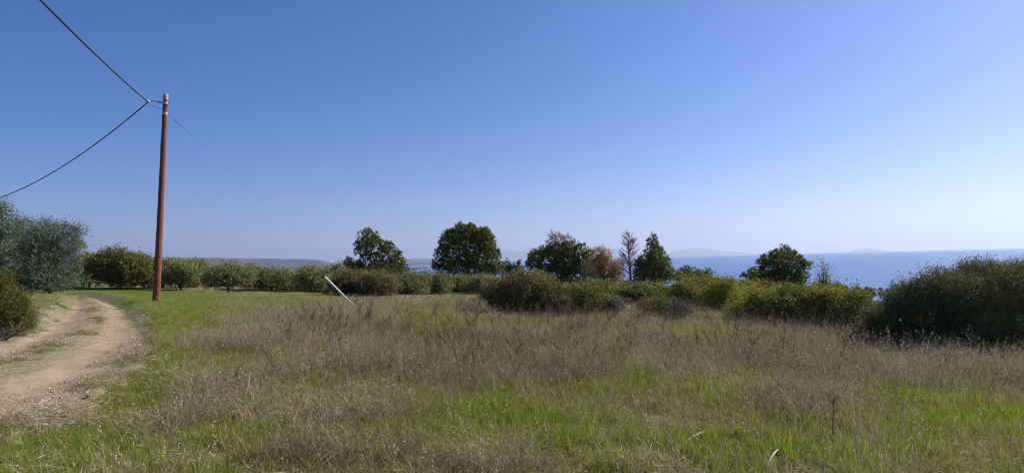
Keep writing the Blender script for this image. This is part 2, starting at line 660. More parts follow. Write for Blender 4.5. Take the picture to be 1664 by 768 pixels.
def make_sea():
    rings = np.geomspace(250, 42000, 70)
    seg = 240
    ang = np.arange(seg) / seg * 2 * PI
    V = []
    for r in rings:
        V.append(np.c_[r * np.sin(ang), r * np.cos(ang), np.full(seg, SEA_Z - r * r / (2 * R_EARTH))])
    V = np.concatenate(V)
    n = len(rings)
    i = np.arange(n - 1)[:, None] * seg
    j = np.arange(seg)[None, :]
    k = (j + 1) % seg
    F = np.stack([i + j, i + seg + j, i + seg + k, i + k], -1).reshape(-1, 4)
    mb = MB()
    mb.add(V, F)
    tag(mb.build('sea', sea_mat(), None, True), kind='structure')


def make_hills(name, profile, dist, depth, mat, rough=1.0, seed=1, steps=260):
    """a range of hills with real depth; profile = skyline points (photo pixels) at the crest"""
    px = np.array([p[0] for p in profile], float)
    py = np.array([p[1] for p in profile], float)
    xs = np.linspace(px[0], px[-1], steps)
    ysk = np.interp(xs, px, py)
    crest = np.array([at(a, b, 1.0) - np.array([0, 0, EYE]) for a, b in zip(xs, ysk)])
    hl = np.hypot(crest[:, 0], crest[:, 1])
    crest = crest / hl[:, None]
    rows = np.linspace(-1, 1, 25)
    V = []
    rs = np.random.default_rng(seed)
    for t in rows:
        d = dist + t * depth
        top = crest[:, 2] * dist + EYE
        low = SEA_Z - d * d / (2 * R_EARTH) - 4
        prof = (1 - abs(t) ** 1.5)
        q = np.linspace(0, steps / 9.0, steps)
        nz = vnoise(q + 3 * t, np.full(steps, t * 6.0 + seed), seed) * .5 + vnoise(q * 2.7, np.full(steps, t * 11.0), seed + 3) * .3
        h = (top - low) * np.clip(prof * (1 + .35 * rough * nz * abs(t) * (1 - abs(t)) * 4), 0, 1.0)
        h *= (1 + .02 * rough * nz)
        V.append(np.c_[crest[:, 0] * d, crest[:, 1] * d, low + h])
    V = np.concatenate(V)
    i = (np.arange(24)[:, None] * steps + np.arange(steps - 1)[None, :]).ravel()
    F = np.stack([i, i + 1, i + steps + 1, i + steps], 1)
    mb = MB()
    mb.add(V, F)
    tag(mb.build(name, mat, None, True), kind='structure')


make_ground()
make_road()
make_sea()
hill_mat = rough_mat('wooded_hillside', (.014, .020, .018), (.035, .042, .034), .0012, .95, .0, detail=9, c2=(.09, .085, .07))
mount_mat = rough_mat('bare_mountain', (.05, .055, .05), (.11, .11, .10), .001, .95, .0)
make_hills('hills', [(60, 432), (180, 421), (280, 418), (340, 418.5), (360, 419), (430, 420), (500, 421), (522, 422.5), (540, 427), (556, 431), (575, 434)], 12500, 2500, hill_mat, 1.0, 2)
make_hills('hills', [(520, 434), (560, 426), (600, 422), (640, 420.5), (700, 420), (740, 422), (775, 427), (800, 432)], 23000, 11000, hill_mat, 1.0, 5)
make_hills('hills', [(500, 440), (540, 436.5), (620, 435.5), (700, 435), (780, 435), (830, 437), (860, 441)], 6800, 2200, hill_mat, .6, 6)
make_hills('hills', [(790, 421), (805, 410), (818, 406), (835, 408), (850, 409), (868, 406), (900, 408), (940, 410), (985, 402), (1000, 404), (1030, 410), (1060, 413), (1090, 416)], 46000, 3000, mount_mat, .6, 8)
make_hills('hills', [(1080, 416), (1092, 409), (1110, 405.5), (1128, 403), (1145, 404.5), (1160, 406.5), (1175, 407.5), (1195, 409), (1215, 411.5), (1245, 413), (1262, 414.5)], 44000, 2500, mount_mat, .5, 9)
make_hills('hills', [(1376, 410.5), (1388, 405.5), (1398, 404), (1410, 403), (1420, 404), (1430, 405), (1445, 407), (1462, 409.5)], 40000, 2000, mount_mat, .5, 11)

# far town on the opposite shore: pale specks nobody could count
tm = MB()
for k in range(300):
    px = RNG.normal(684, 26)
    dd = RNG.uniform(13200, 19000)
    r_ = ray(px, 421)
    r_ = r_ / np.hypot(r_[0], r_[1])
    low = SEA_Z - dd * dd / (2 * R_EARTH) - 4
    p = np.array([r_[0] * dd, r_[1] * dd, low + (r_[2] * 23000 + EYE - low) * (1 - abs((dd - 23000) / 11000) ** 1.5) + 6])
    s = RNG.uniform(24, 60)
    h = RNG.uniform(12, 32)
    q = np.array([[-s, -12, -25], [s, -12, -25], [s, 12, -25], [-s, 12, -25], [-s, -12, h], [s, -12, h], [s, 12, h], [-s, 12, h], [0, -12, h + 6], [0, 12, h + 6]]) * [.5, 1, 1] + p
    tm.add(q, [[0, 1, 5, 4], [1, 2, 6, 5], [2, 3, 7, 6], [3, 0, 4, 7], [4, 5, 9, 8], [5, 6, 9, 8]][:4])
    tm.add(q, [[4, 8, 9, 7], [8, 5, 6, 9]])
    tm.add(q, [[4, 5, 8], [6, 7, 9]])
tag(tm.build('town', rough_mat('pale_render', (.26, .25, .23), (.42, .40, .37), .01, .9, 0)), 'pale far town on the opposite shore between the two pines', 'town', kind='stuff')

# ------------------------------------------------------------------ trees and shrubs
def leaf_quads(mb, P, D, L, W, rng, tint):
    n = len(P)
    S = unit(np.cross(D, rng.normal(size=(n, 3))))
    L = np.broadcast_to(L, (n,))[:, None]
    W = np.broadcast_to(W, (n,))[:, None]
    Nn = unit(np.cross(D, S))
    mid = P + D * L * .45 + Nn * L * .06
    V = np.stack([P, mid + S * W * .5, P + D * L, mid - S * W * .5], 1).reshape(-1, 3)
    F = np.arange(4 * n).reshape(-1, 4)
    mb.add(V, F, tint)


def sample_lobes(lobes, n, rng, inner=.22, skin=.16):
    lob = np.asarray(lobes, float)
    area = (lob[:, 3] * lob[:, 4] + lob[:, 3] * lob[:, 5] + lob[:, 4] * lob[:, 5])
    out_p, out_n = [], []
    got = 0
    while got < n:
        m = int((n - got) * 1.7) + 50
        i = rng.choice(len(lob), m, p=area / area.sum())
        u = unit(rng.normal(size=(m, 3)))
        r = np.where(rng.random(m) < inner, rng.random(m) ** .4 * .85, 1 - skin + skin * 1.4 * rng.random(m))
        c, rad = lob[i, :3], lob[i, 3:]
        bump = 1 + .16 * vnoise(u[:, 0] * 5 + i * 1.3, u[:, 2] * 5 + u[:, 1] * 4, 3)
        p = c + u * rad * (r * bump)[:, None]
        q = np.linalg.norm((p[:, None, :] - lob[None, :, :3]) / lob[None, :, 3:], axis=2).min(1)
        keep = (q > .62) | (rng.random(m) < .25)
        out_p.append(p[keep])
        out_n.append(unit(u / rad)[keep])
        got += keep.sum()
    return np.concatenate(out_p)[:n], np.concatenate(out_n)[:n]


def foliage(mb, lobes, n_sprig, k, sprig, leaf, width, rng, up=.4, spread=.8, inner=.22, needle=False, floor=None, shoots=0, skin=.16, twig=0):
    P, N = sample_lobes(lobes, n_sprig, rng, inner, skin)
    D = unit(N * .7 + np.array([0, 0, up]) + rng.normal(size=P.shape) * .35)
    Ls = sprig * rng.uniform(.6, 1.3, len(P))
    if shoots:
        s = rng.random(len(P)) < shoots
        s &= N[:, 2] > .25
        D[s] = unit(np.array([0, 0, 1.0]) + N[s] * .25 + rng.normal(size=(s.sum(), 3)) * .18)
        Ls[s] *= rng.uniform(1.1, 1.9, s.sum())
    ct = np.clip(rng.normal(.5, .16, len(P)) + .12 * vnoise(P[:, 0] * 2.2, P[:, 2] * 2.2 + P[:, 1], 9), 0, 1)
    t = np.tile((np.arange(k) + .5) / k, (len(P), 1))
    t = t + rng.normal(size=t.shape) * .05
    Q = P[:, None, :] + D[:, None, :] * (Ls[:, None] * t)[:, :, None]
    jit = rng.normal(size=Q.shape)
    Q = Q + jit * sprig * (.05 if needle else .13)
    LD = unit(D[:, None, :] * (.9 if needle else .55) + rng.normal(size=Q.shape) * spread)
    tint = np.clip(ct[:, None] + rng.normal(size=t.shape) * .14, 0, 1)
    Q = Q.reshape(-1, 3)
    LD = LD.reshape(-1, 3)
    tint = tint.ravel()
    if floor is not None:
        kp = Q[:, 2] > floor
        Q, LD, tint = Q[kp], LD[kp], tint[kp]
    if twig:
        leaf_quads(mb, P - D * Ls[:, None] * .3, D, Ls * 1.25, twig, rng, np.full(len(P), .05))
    nl = len(Q)
    leaf_quads(mb, Q, LD, leaf * rng.uniform(.65, 1.3, nl), width * rng.uniform(.7, 1.3, nl), rng, tint)


def limb_tubes(mb, base, tips, r0, rng, fork=.35, sides=6):
    """a trunk that forks into limbs ending inside the crown"""
    base = np.asarray(base, float)
    tips = np.asarray(tips, float)
    mean = tips.mean(0)
    forkp = base + (mean - base) * fork
    forkp[:2] += rng.normal(size=2) * r0 * .6
    ts = np.linspace(0, 1, 6)
    tr = base + (forkp - base) * ts[:, None]
    tr[1:-1, :2] += rng.normal(size=(4, 2)) * r0 * .3
    tube(mb, tr, r0 * (1.25 - .5 * ts), sides)
    for tp in tips:
        ts = np.linspace(0, 1, 7)
        ctl = forkp + (tp - forkp) * .5 + rng.normal(size=3) * np.linalg.norm(tp - forkp) * .1
        pts = (1 - ts[:, None]) ** 2 * forkp + 2 * ts[:, None] * (1 - ts[:, None]) * ctl + ts[:, None] ** 2 * tp
        tube(mb, pts, r0 * .62 * (1 - .85 * ts) + .006, max(4, sides - 1))


def px_lobes(spec, depth, rng, flat=.95, spread=.45):
    """lobes given on the photo (x, y, rx, ry) -> world ellipsoids at that depth"""
    out = []
    s = depth / FPX
    xc = np.mean([l[0] for l in spec])
    for (x, y, rx, ry) in spec:
        d = depth + rng.uniform(-spread, spread) * rx * s * 1.6
        p = at(x, y, d)
        out.append((p[0], p[1], p[2], rx * s, rx * s * flat, ry * s))
    return out


def dome_lobes(x0, x1, y0, y1, n, rng, lift=0.0, power=2.2, size=.3):
    w, h = (x1 - x0) / 2, y1 - y0
    xc = (x0 + x1) / 2
    out = [(xc, y1 - h * (.42 + lift * .5), w * .68, h * (.40 - lift * .3))]
    for k in range(n):
        s = rng.uniform(-.82, .82)
        ytop = y0 - .03 * h + h * .55 * abs(s) ** power + rng.uniform(0, .26) * h
        rr = size * min(w, h) * rng.uniform(.75, 1.35)
        lowest = y1 - lift * h - rr * .4
        yy = ytop + rr * .8 + (rng.random() ** 1.6) * max(0, lowest - ytop - rr)
        out.append((xc + s * w, yy, rr * 1.15, rr * .85))
    return out


def ground_pt(px, depth):
    r = ray(px, 470)
    x = r[0] * depth
    return np.array([x, depth, float(ground_height(x, depth))])


def knobs(L, rng, n, size, wide=1.1, tall=.85):
    """smaller lobes standing out of the big ones, so the outline is lumpy and clumps shade each other"""
    out = [l * np.array([1, 1, 1, .80, .80, .80]) for l in L]
    for l in L:
        u = unit(rng.normal(size=(n, 3)) * np.array([1, 1, .8]) + np.array([0, 0, .25]))
        for q in u:
            k = size * rng.uniform(.7, 1.35)
            r = (l[3] * l[4] * l[5]) ** (1 / 3) * k
            out.append(np.r_[l[:3] + q * l[3:] * (.90 - k * .35), r * wide, r * wide, r * tall])
    return np.array(out)


SEEDN = [100]


def plant(name, label, cat, group, depth, lobes_px, mat, style, stem_px=None, extra=None, root_px=None, density=1.0, bark='bark', flat=.95):
    """a tree (> trunk, crown) or shrub (> stem, foliage)"""
    SEEDN[0] += 1
    rng = np.random.default_rng(SEEDN[0])
    lobes = px_lobes(lobes_px, depth, rng, flat)
    xs = [l[0] for l in lobes_px]
    rx = stem_px if stem_px is not None else (min(x - l for x, _, l, _ in lobes_px) + max(x + l for x, _, l, _ in lobes_px)) / 2
    g = ground_pt(rx, depth)
    root = empty(name, g, label, cat, group)
    L = np.array(lobes)
    L[:, :3] -= g
    S = depth / 615.0               # size of one render pixel there
    A = float(np.sum(L[:, 3] * L[:, 5]) * PI)
    L0 = L
    if style != 'dead':
        L = knobs(L, rng, {'pine': 11, 'olive': 7}.get(style, 7), {'pine': .34, 'olive': .36}.get(style, .34), *((1.0, 1.02) if style == 'pine' else (1.1, .85)))
    mb = MB()
    is_tree = style in ('olive', 'pine', 'dead')
    if style == 'olive':
        lf, wd, sp, k = max(.075, 1.9 * S), max(.026, .75 * S), .34, 9
        n = int(A / (lf * wd * k) * 6.0 * density)
        foliage(mb, L, n, k, sp, lf, wd, rng, up=.55, spread=.75, floor=.05, shoots=.16 if mat == 'olive_blue' else .08)
    elif style == 'pine':
        lf, wd, sp, k = max(.12, 1.9 * S), max(.022, .5 * S), .18, 13
        n = int(A / (lf * wd * k) * 11 * density)
        foliage(mb, L, n, k, sp, lf, wd, rng, up=.35, spread=.55, needle=True, floor=.05, skin=.12, inner=.4)
    elif style == 'dead':
        lf, wd, sp, k = max(.12, 1.8 * S), max(.02, .36 * S), .34, 10
        n = int(A / (lf * wd * k) * 4 * density)
        foliage(mb, L, n, k, sp, lf, wd, rng, up=.3, spread=.7, needle=True, floor=.05, skin=.35, inner=.4, shoots=.05)
    else:
        lf, wd, sp, k = (.036, .014, .20, 12) if depth < 13 else (max(.05, 1.9 * S), max(.024, 1.15 * S), .24, 9)
        n = int(A / (lf * wd * k) * 6.0 * density)
        foliage(mb, L, n, k, sp, lf, wd, rng, up=.45, spread=.8, floor=.02, shoots=.05, skin=.2, twig=.007 if depth < 16 else 0)
    cname = 'crown' if is_tree else 'foliage'
    mb.build(cname, M[mat], root)
    if extra:
        for (lp, m2, st2, lab, dn) in extra:
            l2 = np.array(px_lobes(lp, depth, rng, flat))
            l2[:, :3] -= g
            A2 = float(np.sum(l2[:, 3] * l2[:, 5]) * PI)
            m3 = MB()
            lf, wd = max(.12, 1.9 * S), max(.02, .40 * S)
            foliage(m3, l2, int(A2 / (lf * wd * 10) * dn * 3.2), 10, .30, lf, wd, rng, up=.35, spread=.65, needle=True, floor=.05, skin=.3, inner=.35, shoots=.08)
            o = m3.build(cname, M[m2], root)
            o['label'] = lab
    wb = MB()
    H = float((L[:, 2] + L[:, 5]).max())
    L = L0
    tips = L[:, :3].copy()
    if is_tree:
        big = tips[np.argsort(-L[:, 3] * L[:, 5])[:12]]
        base = np.array([0, 0, -.15])
        limb_tubes(wb, base, big, max(.07, .028 * H + .02), rng, fork=.40 if style == 'olive' else .55)
        wb.build('trunk', M[bark], root, True)
    else:
        pick = tips[rng.permutation(len(tips))[:9]]
        for tp in pick:
            b = np.array([0, 0, -.08])
            ts = np.linspace(0, 1, 5)[:, None]
            ctl = b + (tp - b) * .5 + np.array([0, 0, -.05])
            pts = (1 - ts) ** 2 * b + 2 * ts * (1 - ts) * ctl + ts ** 2 * tp
            tube(wb, pts, .022 - .014 * ts[:, 0], 5)
        wb.build('stem', M[bark], root, True)
    return root


def base_depth(px, py):
    return float(hit(px, py)[1])


def dl(x0, x1, y0, y1, n, lift=0.0, power=2.2, size=.3, seed=1):
    return dome_lobes(x0, x1, y0, y1, n, np.random.default_rng(seed), lift, power, size)


OL = 'olive trees of the grove on the left'
PN = 'pines rising behind the shrubs'
SH = 'shrubs along the far edge of the field'

# --- left edge
plant('olive_tree', 'tall silvery olive tree cut by the left edge, beyond the roadside bush', 'tree', OL, 33,
      [(-30, 385, 38, 40), (-5, 352, 20, 16), (5, 372, 30, 26), (18, 402, 34, 30), (-25, 430, 40, 30), (30, 432, 34, 24), (2, 340, 9, 12), (10, 450, 36, 14)], 'olive_blue', 'olive', stem_px=-5, density=1.05)
plant('olive_tree', 'silvery olive tree with loose hanging twigs beside the bend of the track', 'tree', OL, 31,
      [(62, 395, 30, 28), (95, 388, 26, 22), (108, 405, 24, 22), (70, 425, 36, 28), (100, 432, 26, 24), (40, 372, 16, 14), (118, 380, 12, 8), (127, 376, 10, 6), (75, 370, 14, 9), (125, 402, 10, 9), (88, 452, 38, 15), (52, 452, 30, 15), (110, 455, 20, 14), (75, 465, 40, 12), (40, 466, 26, 10), (60, 410, 34, 26), (105, 370, 9, 7)], 'olive_blue', 'olive', stem_px=80, density=1.05)
plant('roadside_bush', 'yellowish green bush at the left edge on the near side of the track', 'shrub', None, 12.2,
      dl(-150, 34, 442, 554, 26, 0, 1.8, .28, 3) + [(18, 492, 17, 20), (26, 516, 15, 18), (-12, 458, 22, 16), (12, 536, 20, 14)], 'shrub_yellow', 'shrub', density=1.25)
plant('low_scrub', 'brown dry scrub at the foot of the yellowish roadside bush', 'shrub', None, 11.6,
      [(-10, 554, 24, 7), (18, 547, 16, 6), (-40, 560, 28, 8), (40, 534, 8, 4)], 'shrub_grey', 'shrub', density=.6)

# --- olive grove
olives = [
    (112, 168, 411, 465, 46, 'olive_dark', 'dark olive tree right behind the silvery olive at the bend', 8),
    (152, 236, 398, 468, 44, 'olive_dark', 'tallest and darkest rounded olive tree of the grove, left of the utility pole', 14),
    (204, 262, 404, 468, 45.5, 'olive_dark', 'olive tree just left of the utility pole, leaning on its darker neighbour', 10),
    (246, 284, 413, 468, 46, 'olive', 'narrow olive tree just right of the utility pole', 8),
    (272, 318, 420, 471, 44, 'olive', 'small rounded olive tree second to the right of the pole', 9),
    (300, 346, 416, 470, 47, 'olive', 'olive tree with a tuft rising above the hill line', 9),
    (338, 402, 425, 472, 42, 'olive', 'olive tree standing clear on a single bare leaning trunk', 12),
    (384, 426, 431, 470, 46, 'olive', 'short pale olive tree right of the one with the bare trunk', 8),
    (418, 462, 432, 472, 45, 'olive', 'low olive tree under the middle of the hill ridge', 8),
    (450, 500, 431, 474, 46, 'olive', 'dense olive tree under the right part of the hill ridge', 8),
    (486, 534, 430, 476, 44, 'olive', 'dark based olive tree left of the leaning post', 8),
    (526, 560, 426, 478, 45, 'olive', 'olive tree with an upright top behind the leaning post', 8),
    (540, 604, 434, 486, 36, 'shrub_brown', 'brownish olive tree just right of the leaning post', 11),
    (586, 644, 438, 489, 35, 'shrub_brown', 'brownish green olive tree in front of the hollow pine', 11),
    (636, 690, 440, 482, 42, 'olive', 'silvery green olive tree under the far town', 9),
    (676, 728, 441, 482, 44, 'olive', 'wide low olive tree at the left foot of the round pine', 9),
    (718, 772, 446, 480, 46, 'shrub', 'low greener olive tree at the foot of the round pine', 9),
    (762, 806, 447, 480, 44, 'olive', 'low olive tree between the round pine and the brown rounded bush', 8),
]
for k, (x0, x1, y0, y1, d, mt, lab, n) in enumerate(olives):
    spec = dl(x0 - 5, x1 + 5, y0 + (7 if k == 1 else 1), y1, n + 5, .16 if k == 6 else .04, 2.4, .34, 20 + k)
    plant('olive_tree', lab, 'tree', OL, d, spec, mt, 'olive', density=1.0)

# --- pines
plant('pine_tree', 'lopsided pine with a hollow in its crown and a low branch to the left', 'tree', PN, 70,
      [(598, 386, 17, 11), (590, 398, 12, 10), (606, 402, 22, 13), (627, 402, 13, 10), (637, 413, 14, 11), (645, 425, 14, 11), (612, 420, 12, 10), (594, 416, 9, 8), (584, 408, 7, 7), (567, 427, 9, 8), (578, 431, 10, 7), (590, 430, 11, 10), (652, 437, 11, 10), (625, 436, 24, 14), (600, 442, 22, 9), (634, 445, 24, 10), (575, 437, 14, 8), (642, 446, 18, 9), (610, 450, 34, 8)],
      'pine_light', 'pine', stem_px=606)
plant('pine_tree', 'big round topped dark green pine, the broadest of the tree line', 'tree', PN, 62,
      [(760, 378, 18, 13), (741, 384, 17, 14), (779, 382, 15, 13), (727, 395, 13, 14), (793, 396, 13, 15), (760, 400, 34, 24), (718, 412, 11, 14), (801, 413, 11, 15), (740, 415, 26, 22), (782, 415, 22, 22), (712, 430, 9, 10), (807, 434, 12, 10), (760, 436, 42, 15), (722, 440, 14, 10), (795, 440, 18, 10), (765, 372, 8, 7), (748, 371, 8, 7), (733, 379, 7, 6), (788, 376, 7, 7)],
      'pine', 'pine', stem_px=760, density=1.1)
plant('pine_tree', 'small spiky pine just right of the round pine', 'tree', PN, 66,
      [(818, 437, 6, 9), (824, 430, 4, 9), (832, 438, 8, 10), (843, 431, 4, 10), (845, 442, 7, 10), (830, 448, 18, 8)], 'pine', 'pine', stem_px=832)
plant('pine_tree', 'wide green pine whose very top has dried brown', 'tree', PN, 55,
      [(872, 416, 14, 10), (884, 409, 14, 9), (866, 428, 13, 11), (905, 410, 22, 14), (927, 404, 13, 13), (942, 410, 12, 13), (955, 412, 8, 10), (890, 428, 26, 18), (920, 428, 26, 20), (948, 430, 16, 18), (900, 445, 36, 14), (935, 448, 26, 14), (958, 436, 8, 16)],
      'pine', 'pine', stem_px=912, extra=[([(901, 386, 10, 9), (911, 392, 12, 9), (921, 391, 7, 8), (898, 394, 8, 7), (912, 400, 13, 7)], 'brown_pale', 'dead', 'browned dry top of the pine', 1.3)])
plant('pine_tree', 'dead reddish brown pine beside the bare tree', 'tree', PN, 52,
      [(985, 414, 6, 11), (972, 413, 7, 9), (978, 426, 12, 10), (968, 436, 12, 14), (986, 438, 14, 12), (1002, 434, 9, 10), (980, 452, 22, 14), (1003, 450, 10, 14), (964, 420, 6, 8)],
      'brown', 'dead', stem_px=980, bark='dead_bark', density=2.4)
plant('pine_tree', 'conical pine with a narrow top, right of the bare tree', 'tree', PN, 50,
      [(1061, 387, 5, 8), (1060, 397, 9, 8), (1065, 406, 11, 8), (1054, 412, 10, 8), (1068, 418, 15, 9), (1050, 425, 14, 9), (1074, 428, 14, 9), (1058, 432, 20, 12), (1083, 437, 10, 8), (1046, 442, 16, 12), (1072, 445, 20, 12), (1090, 447, 9, 9), (1058, 456, 28, 12), (1039, 431, 8, 7)],
      'pine', 'pine', stem_px=1062, density=1.1)
plant('pine_tree', 'low spreading pine against the sea, right of the conical pine', 'tree', PN, 58,
      [(1108, 446, 10, 8), (1122, 440, 11, 8), (1138, 446, 12, 7), (1149, 443, 7, 7), (1125, 452, 26, 8), (1100, 452, 8, 8)], 'pine', 'pine', stem_px=1124)
plant('pine_tree', 'tiny dark pine just left of the bushy pine on the sea', 'tree', PN, 56,
      [(1214, 448, 9, 7), (1224, 443, 8, 7), (1230, 450, 10, 8)], 'pine', 'pine', stem_px=1222)
plant('pine_tree', 'bushy dark pine standing alone against the sea', 'tree', PN, 48,
      [(1272, 407, 9, 7), (1261, 414, 11, 8), (1282, 414, 12, 8), (1247, 421, 12, 8), (1270, 424, 20, 11), (1296, 424, 12, 8), (1238, 427, 8, 6), (1309, 432, 11, 6), (1255, 437, 22, 11), (1288, 438, 22, 11), (1270, 450, 26, 11), (1244, 440, 12, 8), (1275, 462, 34, 12), (1245, 455, 16, 10), (1300, 452, 16, 10)],
      'pine', 'pine', stem_px=1272, density=1.15)
plant('young_tree', 'slender leafy sapling sticking up right of the lone bushy pine', 'tree', None, 27,
      [(1337, 434, 5, 6), (1342, 441, 5, 5), (1332, 446, 5, 5), (1338, 452, 7, 7), (1345, 455, 5, 5), (1328, 458, 5, 5), (1338, 464, 11, 8)], 'shrub', 'olive', stem_px=1338, density=.6)
plant('pine_tree', 'far dark scrubby pine right of the sapling, low on the sea', 'tree', PN, 75,
      [(1358, 466, 9, 6), (1368, 469, 8, 5), (1350, 470, 8, 6)], 'pine', 'pine')
plant('pine_tree', 'farthest flat dark pine clump left of the big right bush', 'tree', PN, 85,
      [(1392, 471, 9, 5), (1408, 474, 10, 5), (1425, 475, 12, 5), (1438, 477, 9, 5)], 'pine', 'pine')

# bare dead tree: trunk with whorls of leafless branches
def bare_tree():
    rng = np.random.default_rng(55)
    d = 51.0
    g = ground_pt(1024, d)
    top = at(1022, 381, d) - g
    root = empty('bare_tree', g, 'leafless dead tree with thin branches beside the conical pine', 'tree')
    H = top[2]
    tb, bb = MB(), MB()
    ts = np.linspace(0, 1, 14)
    pts = np.c_[top[0] * ts + .05 * np.sin(ts * 7), top[1] * ts, -.1 + (H + .1) * ts]
    tube(tb, pts, .12 * (1 - ts) + .015, 7)
    for k in range(74):
        t = rng.uniform(.30, .99)
        p = np.array([np.interp(t, ts, pts[:, i]) for i in range(3)])
        a = rng.uniform(0, 2 * PI)
        ln = (1.15 - t) * rng.uniform(.9, 1.7) + .22
        dr = unit(np.array([math.cos(a), math.sin(a), rng.uniform(.2, .9)]))
        q = np.linspace(0, 1, 5)[:, None]
        br = p + dr * ln * q + np.array([0, 0, 1]) * (q ** 2) * ln * .25
        tube(bb, br, .027 - .014 * q[:, 0], 4, cap=False)
        for j in range(7):
            s = rng.uniform(.25, 1)
            b = p + dr * ln * s + np.array([0, 0, s * s * ln * .25])
            d2 = unit(dr + rng.normal(size=3) * .6 + np.array([0, 0, .35]))
            l2 = ln * rng.uniform(.2, .45)
            tube(bb, np.array([b, b + d2 * l2 * .5, b + d2 * l2 + np.array([0, 0, .04])]), [.016, .013, .008], 3, cap=False)
    tb.build('trunk', M['dead_bark'], root, True)
    bb.build('branches', M['dead_bark'], root)


bare_tree()

# --- shrubs along the field edge: (x0, x1, ytop, ybase, base x for depth / explicit depth, material, label)
shrubs = [
    (786, 912, 444, 506, None, 'shrub_brown', 'big rounded brownish bush alone at the middle of the field edge', 24),
    (904, 992, 456, 508, None, 'shrub', 'rounded green bush touching the right side of the big brownish bush', 18),
    (978, 1056, 458, 506, 24, 'shrub', 'olive green shrub below the dead reddish pine', 14),
    (984, 1024, 484, 511, None, 'shrub_grey', 'low greyish shrub at the foot of the olive green one', 8),
    (1036, 1090, 486, 514, None, 'shrub_yellow', 'low yellowish shrub at the field edge below the conical pine', 9),
    (1040, 1108, 460, 506, 24, 'shrub', 'green shrub behind the low yellowish one', 12),
    (1078, 1168, 454, 512, 22.5, 'shrub', 'tall dull green shrub with dark hollows left of the bright thicket', 15),
    (1082, 1128, 491, 516, None, 'shrub_grey', 'small greyish shrub in front of the tall dull green shrub', 8),
    (1138, 1226, 455, 516, 20.5, 'shrub_bright', 'bright leafy bush forming the left end of the bright thicket', 16),
    (1196, 1280, 462, 520, None, 'shrub_bright', 'bright yellow green bush in the middle of the thicket below the lone pine', 16),
    (1252, 1336, 466, 527, None, 'shrub', 'darker leafy bush in the thicket below the lone pine', 16),
    (1308, 1384, 464, 529, None, 'shrub_bright', 'yellow green bush below the sapling', 15),
    (1350, 1420, 470, 534, None, 'shrub', 'leafy bush next to the big dark bush on the right', 13),
    (1096, 1180, 445, 490, 32, 'shrub', 'rear bush under the low spreading pine', 12),
    (1166, 1252, 450, 492, 31, 'shrub_bright', 'rear bright bush left of the lone pine', 12),
    (1300, 1400, 458, 505, 29, 'shrub', 'rear bush around the foot of the sapling', 12),
    (1220, 1300, 456, 500, 30, 'shrub_brown', 'rear brownish bush right under the lone pine', 12),
    (850, 900, 440, 480, 40, 'shrub', 'rear green bush under the pine with the brown top', 9),
    (930, 1010, 452, 492, 34, 'shrub', 'rear bush under the dead reddish pine', 10),
    (1010, 1070, 452, 490, 36, 'shrub', 'rear bush at the foot of the bare tree', 10),
]
for k, (x0, x1, y0, y1, d, mt, lab, n) in enumerate(shrubs):
    dep = d if d else base_depth((x0 + x1) / 2, y1 + 4)
    plant('shrub', lab, 'shrub', SH, dep, dl(x0, x1, y0, y1, n, 0, 2.6, .30, 60 + k), mt, 'shrub', density=1.0)

# --- the big dark bush on the right
plant('dark_bush', 'big dark spreading bush filling the right edge of the field', 'shrub', None, 11.6,
      [(1600, 505, 95, 60), (1690, 500, 90, 60), (1500, 520, 60, 45), (1452, 533, 42, 32), (1418, 550, 28, 20), (1492, 490, 38, 28), (1530, 465, 32, 20), (1562, 470, 42, 30), (1588, 446, 30, 18), (1622, 452, 26, 18), (1655, 452, 30, 18), (1640, 474, 48, 30), (1700, 458, 40, 25), (1540, 555, 60, 26), (1610, 565, 70, 28), (1680, 570, 70, 32), (1472, 508, 24, 18), (1475, 556, 45, 20), (1430, 520, 22, 16)],
      'shrub_dark', 'shrub', stem_px=1590, density=1.5, flat=.8)
plant('weedy_shrub', 'straggly pale leaved weed in front of the big dark bush', 'shrub', None, 10.0,
      [(1545, 568, 16, 10), (1530, 578, 14, 8), (1562, 578, 16, 8), (1478, 555, 8, 14), (1490, 570, 12, 6), (1600, 585, 14, 6)], 'shrub_grey', 'shrub', density=.35)

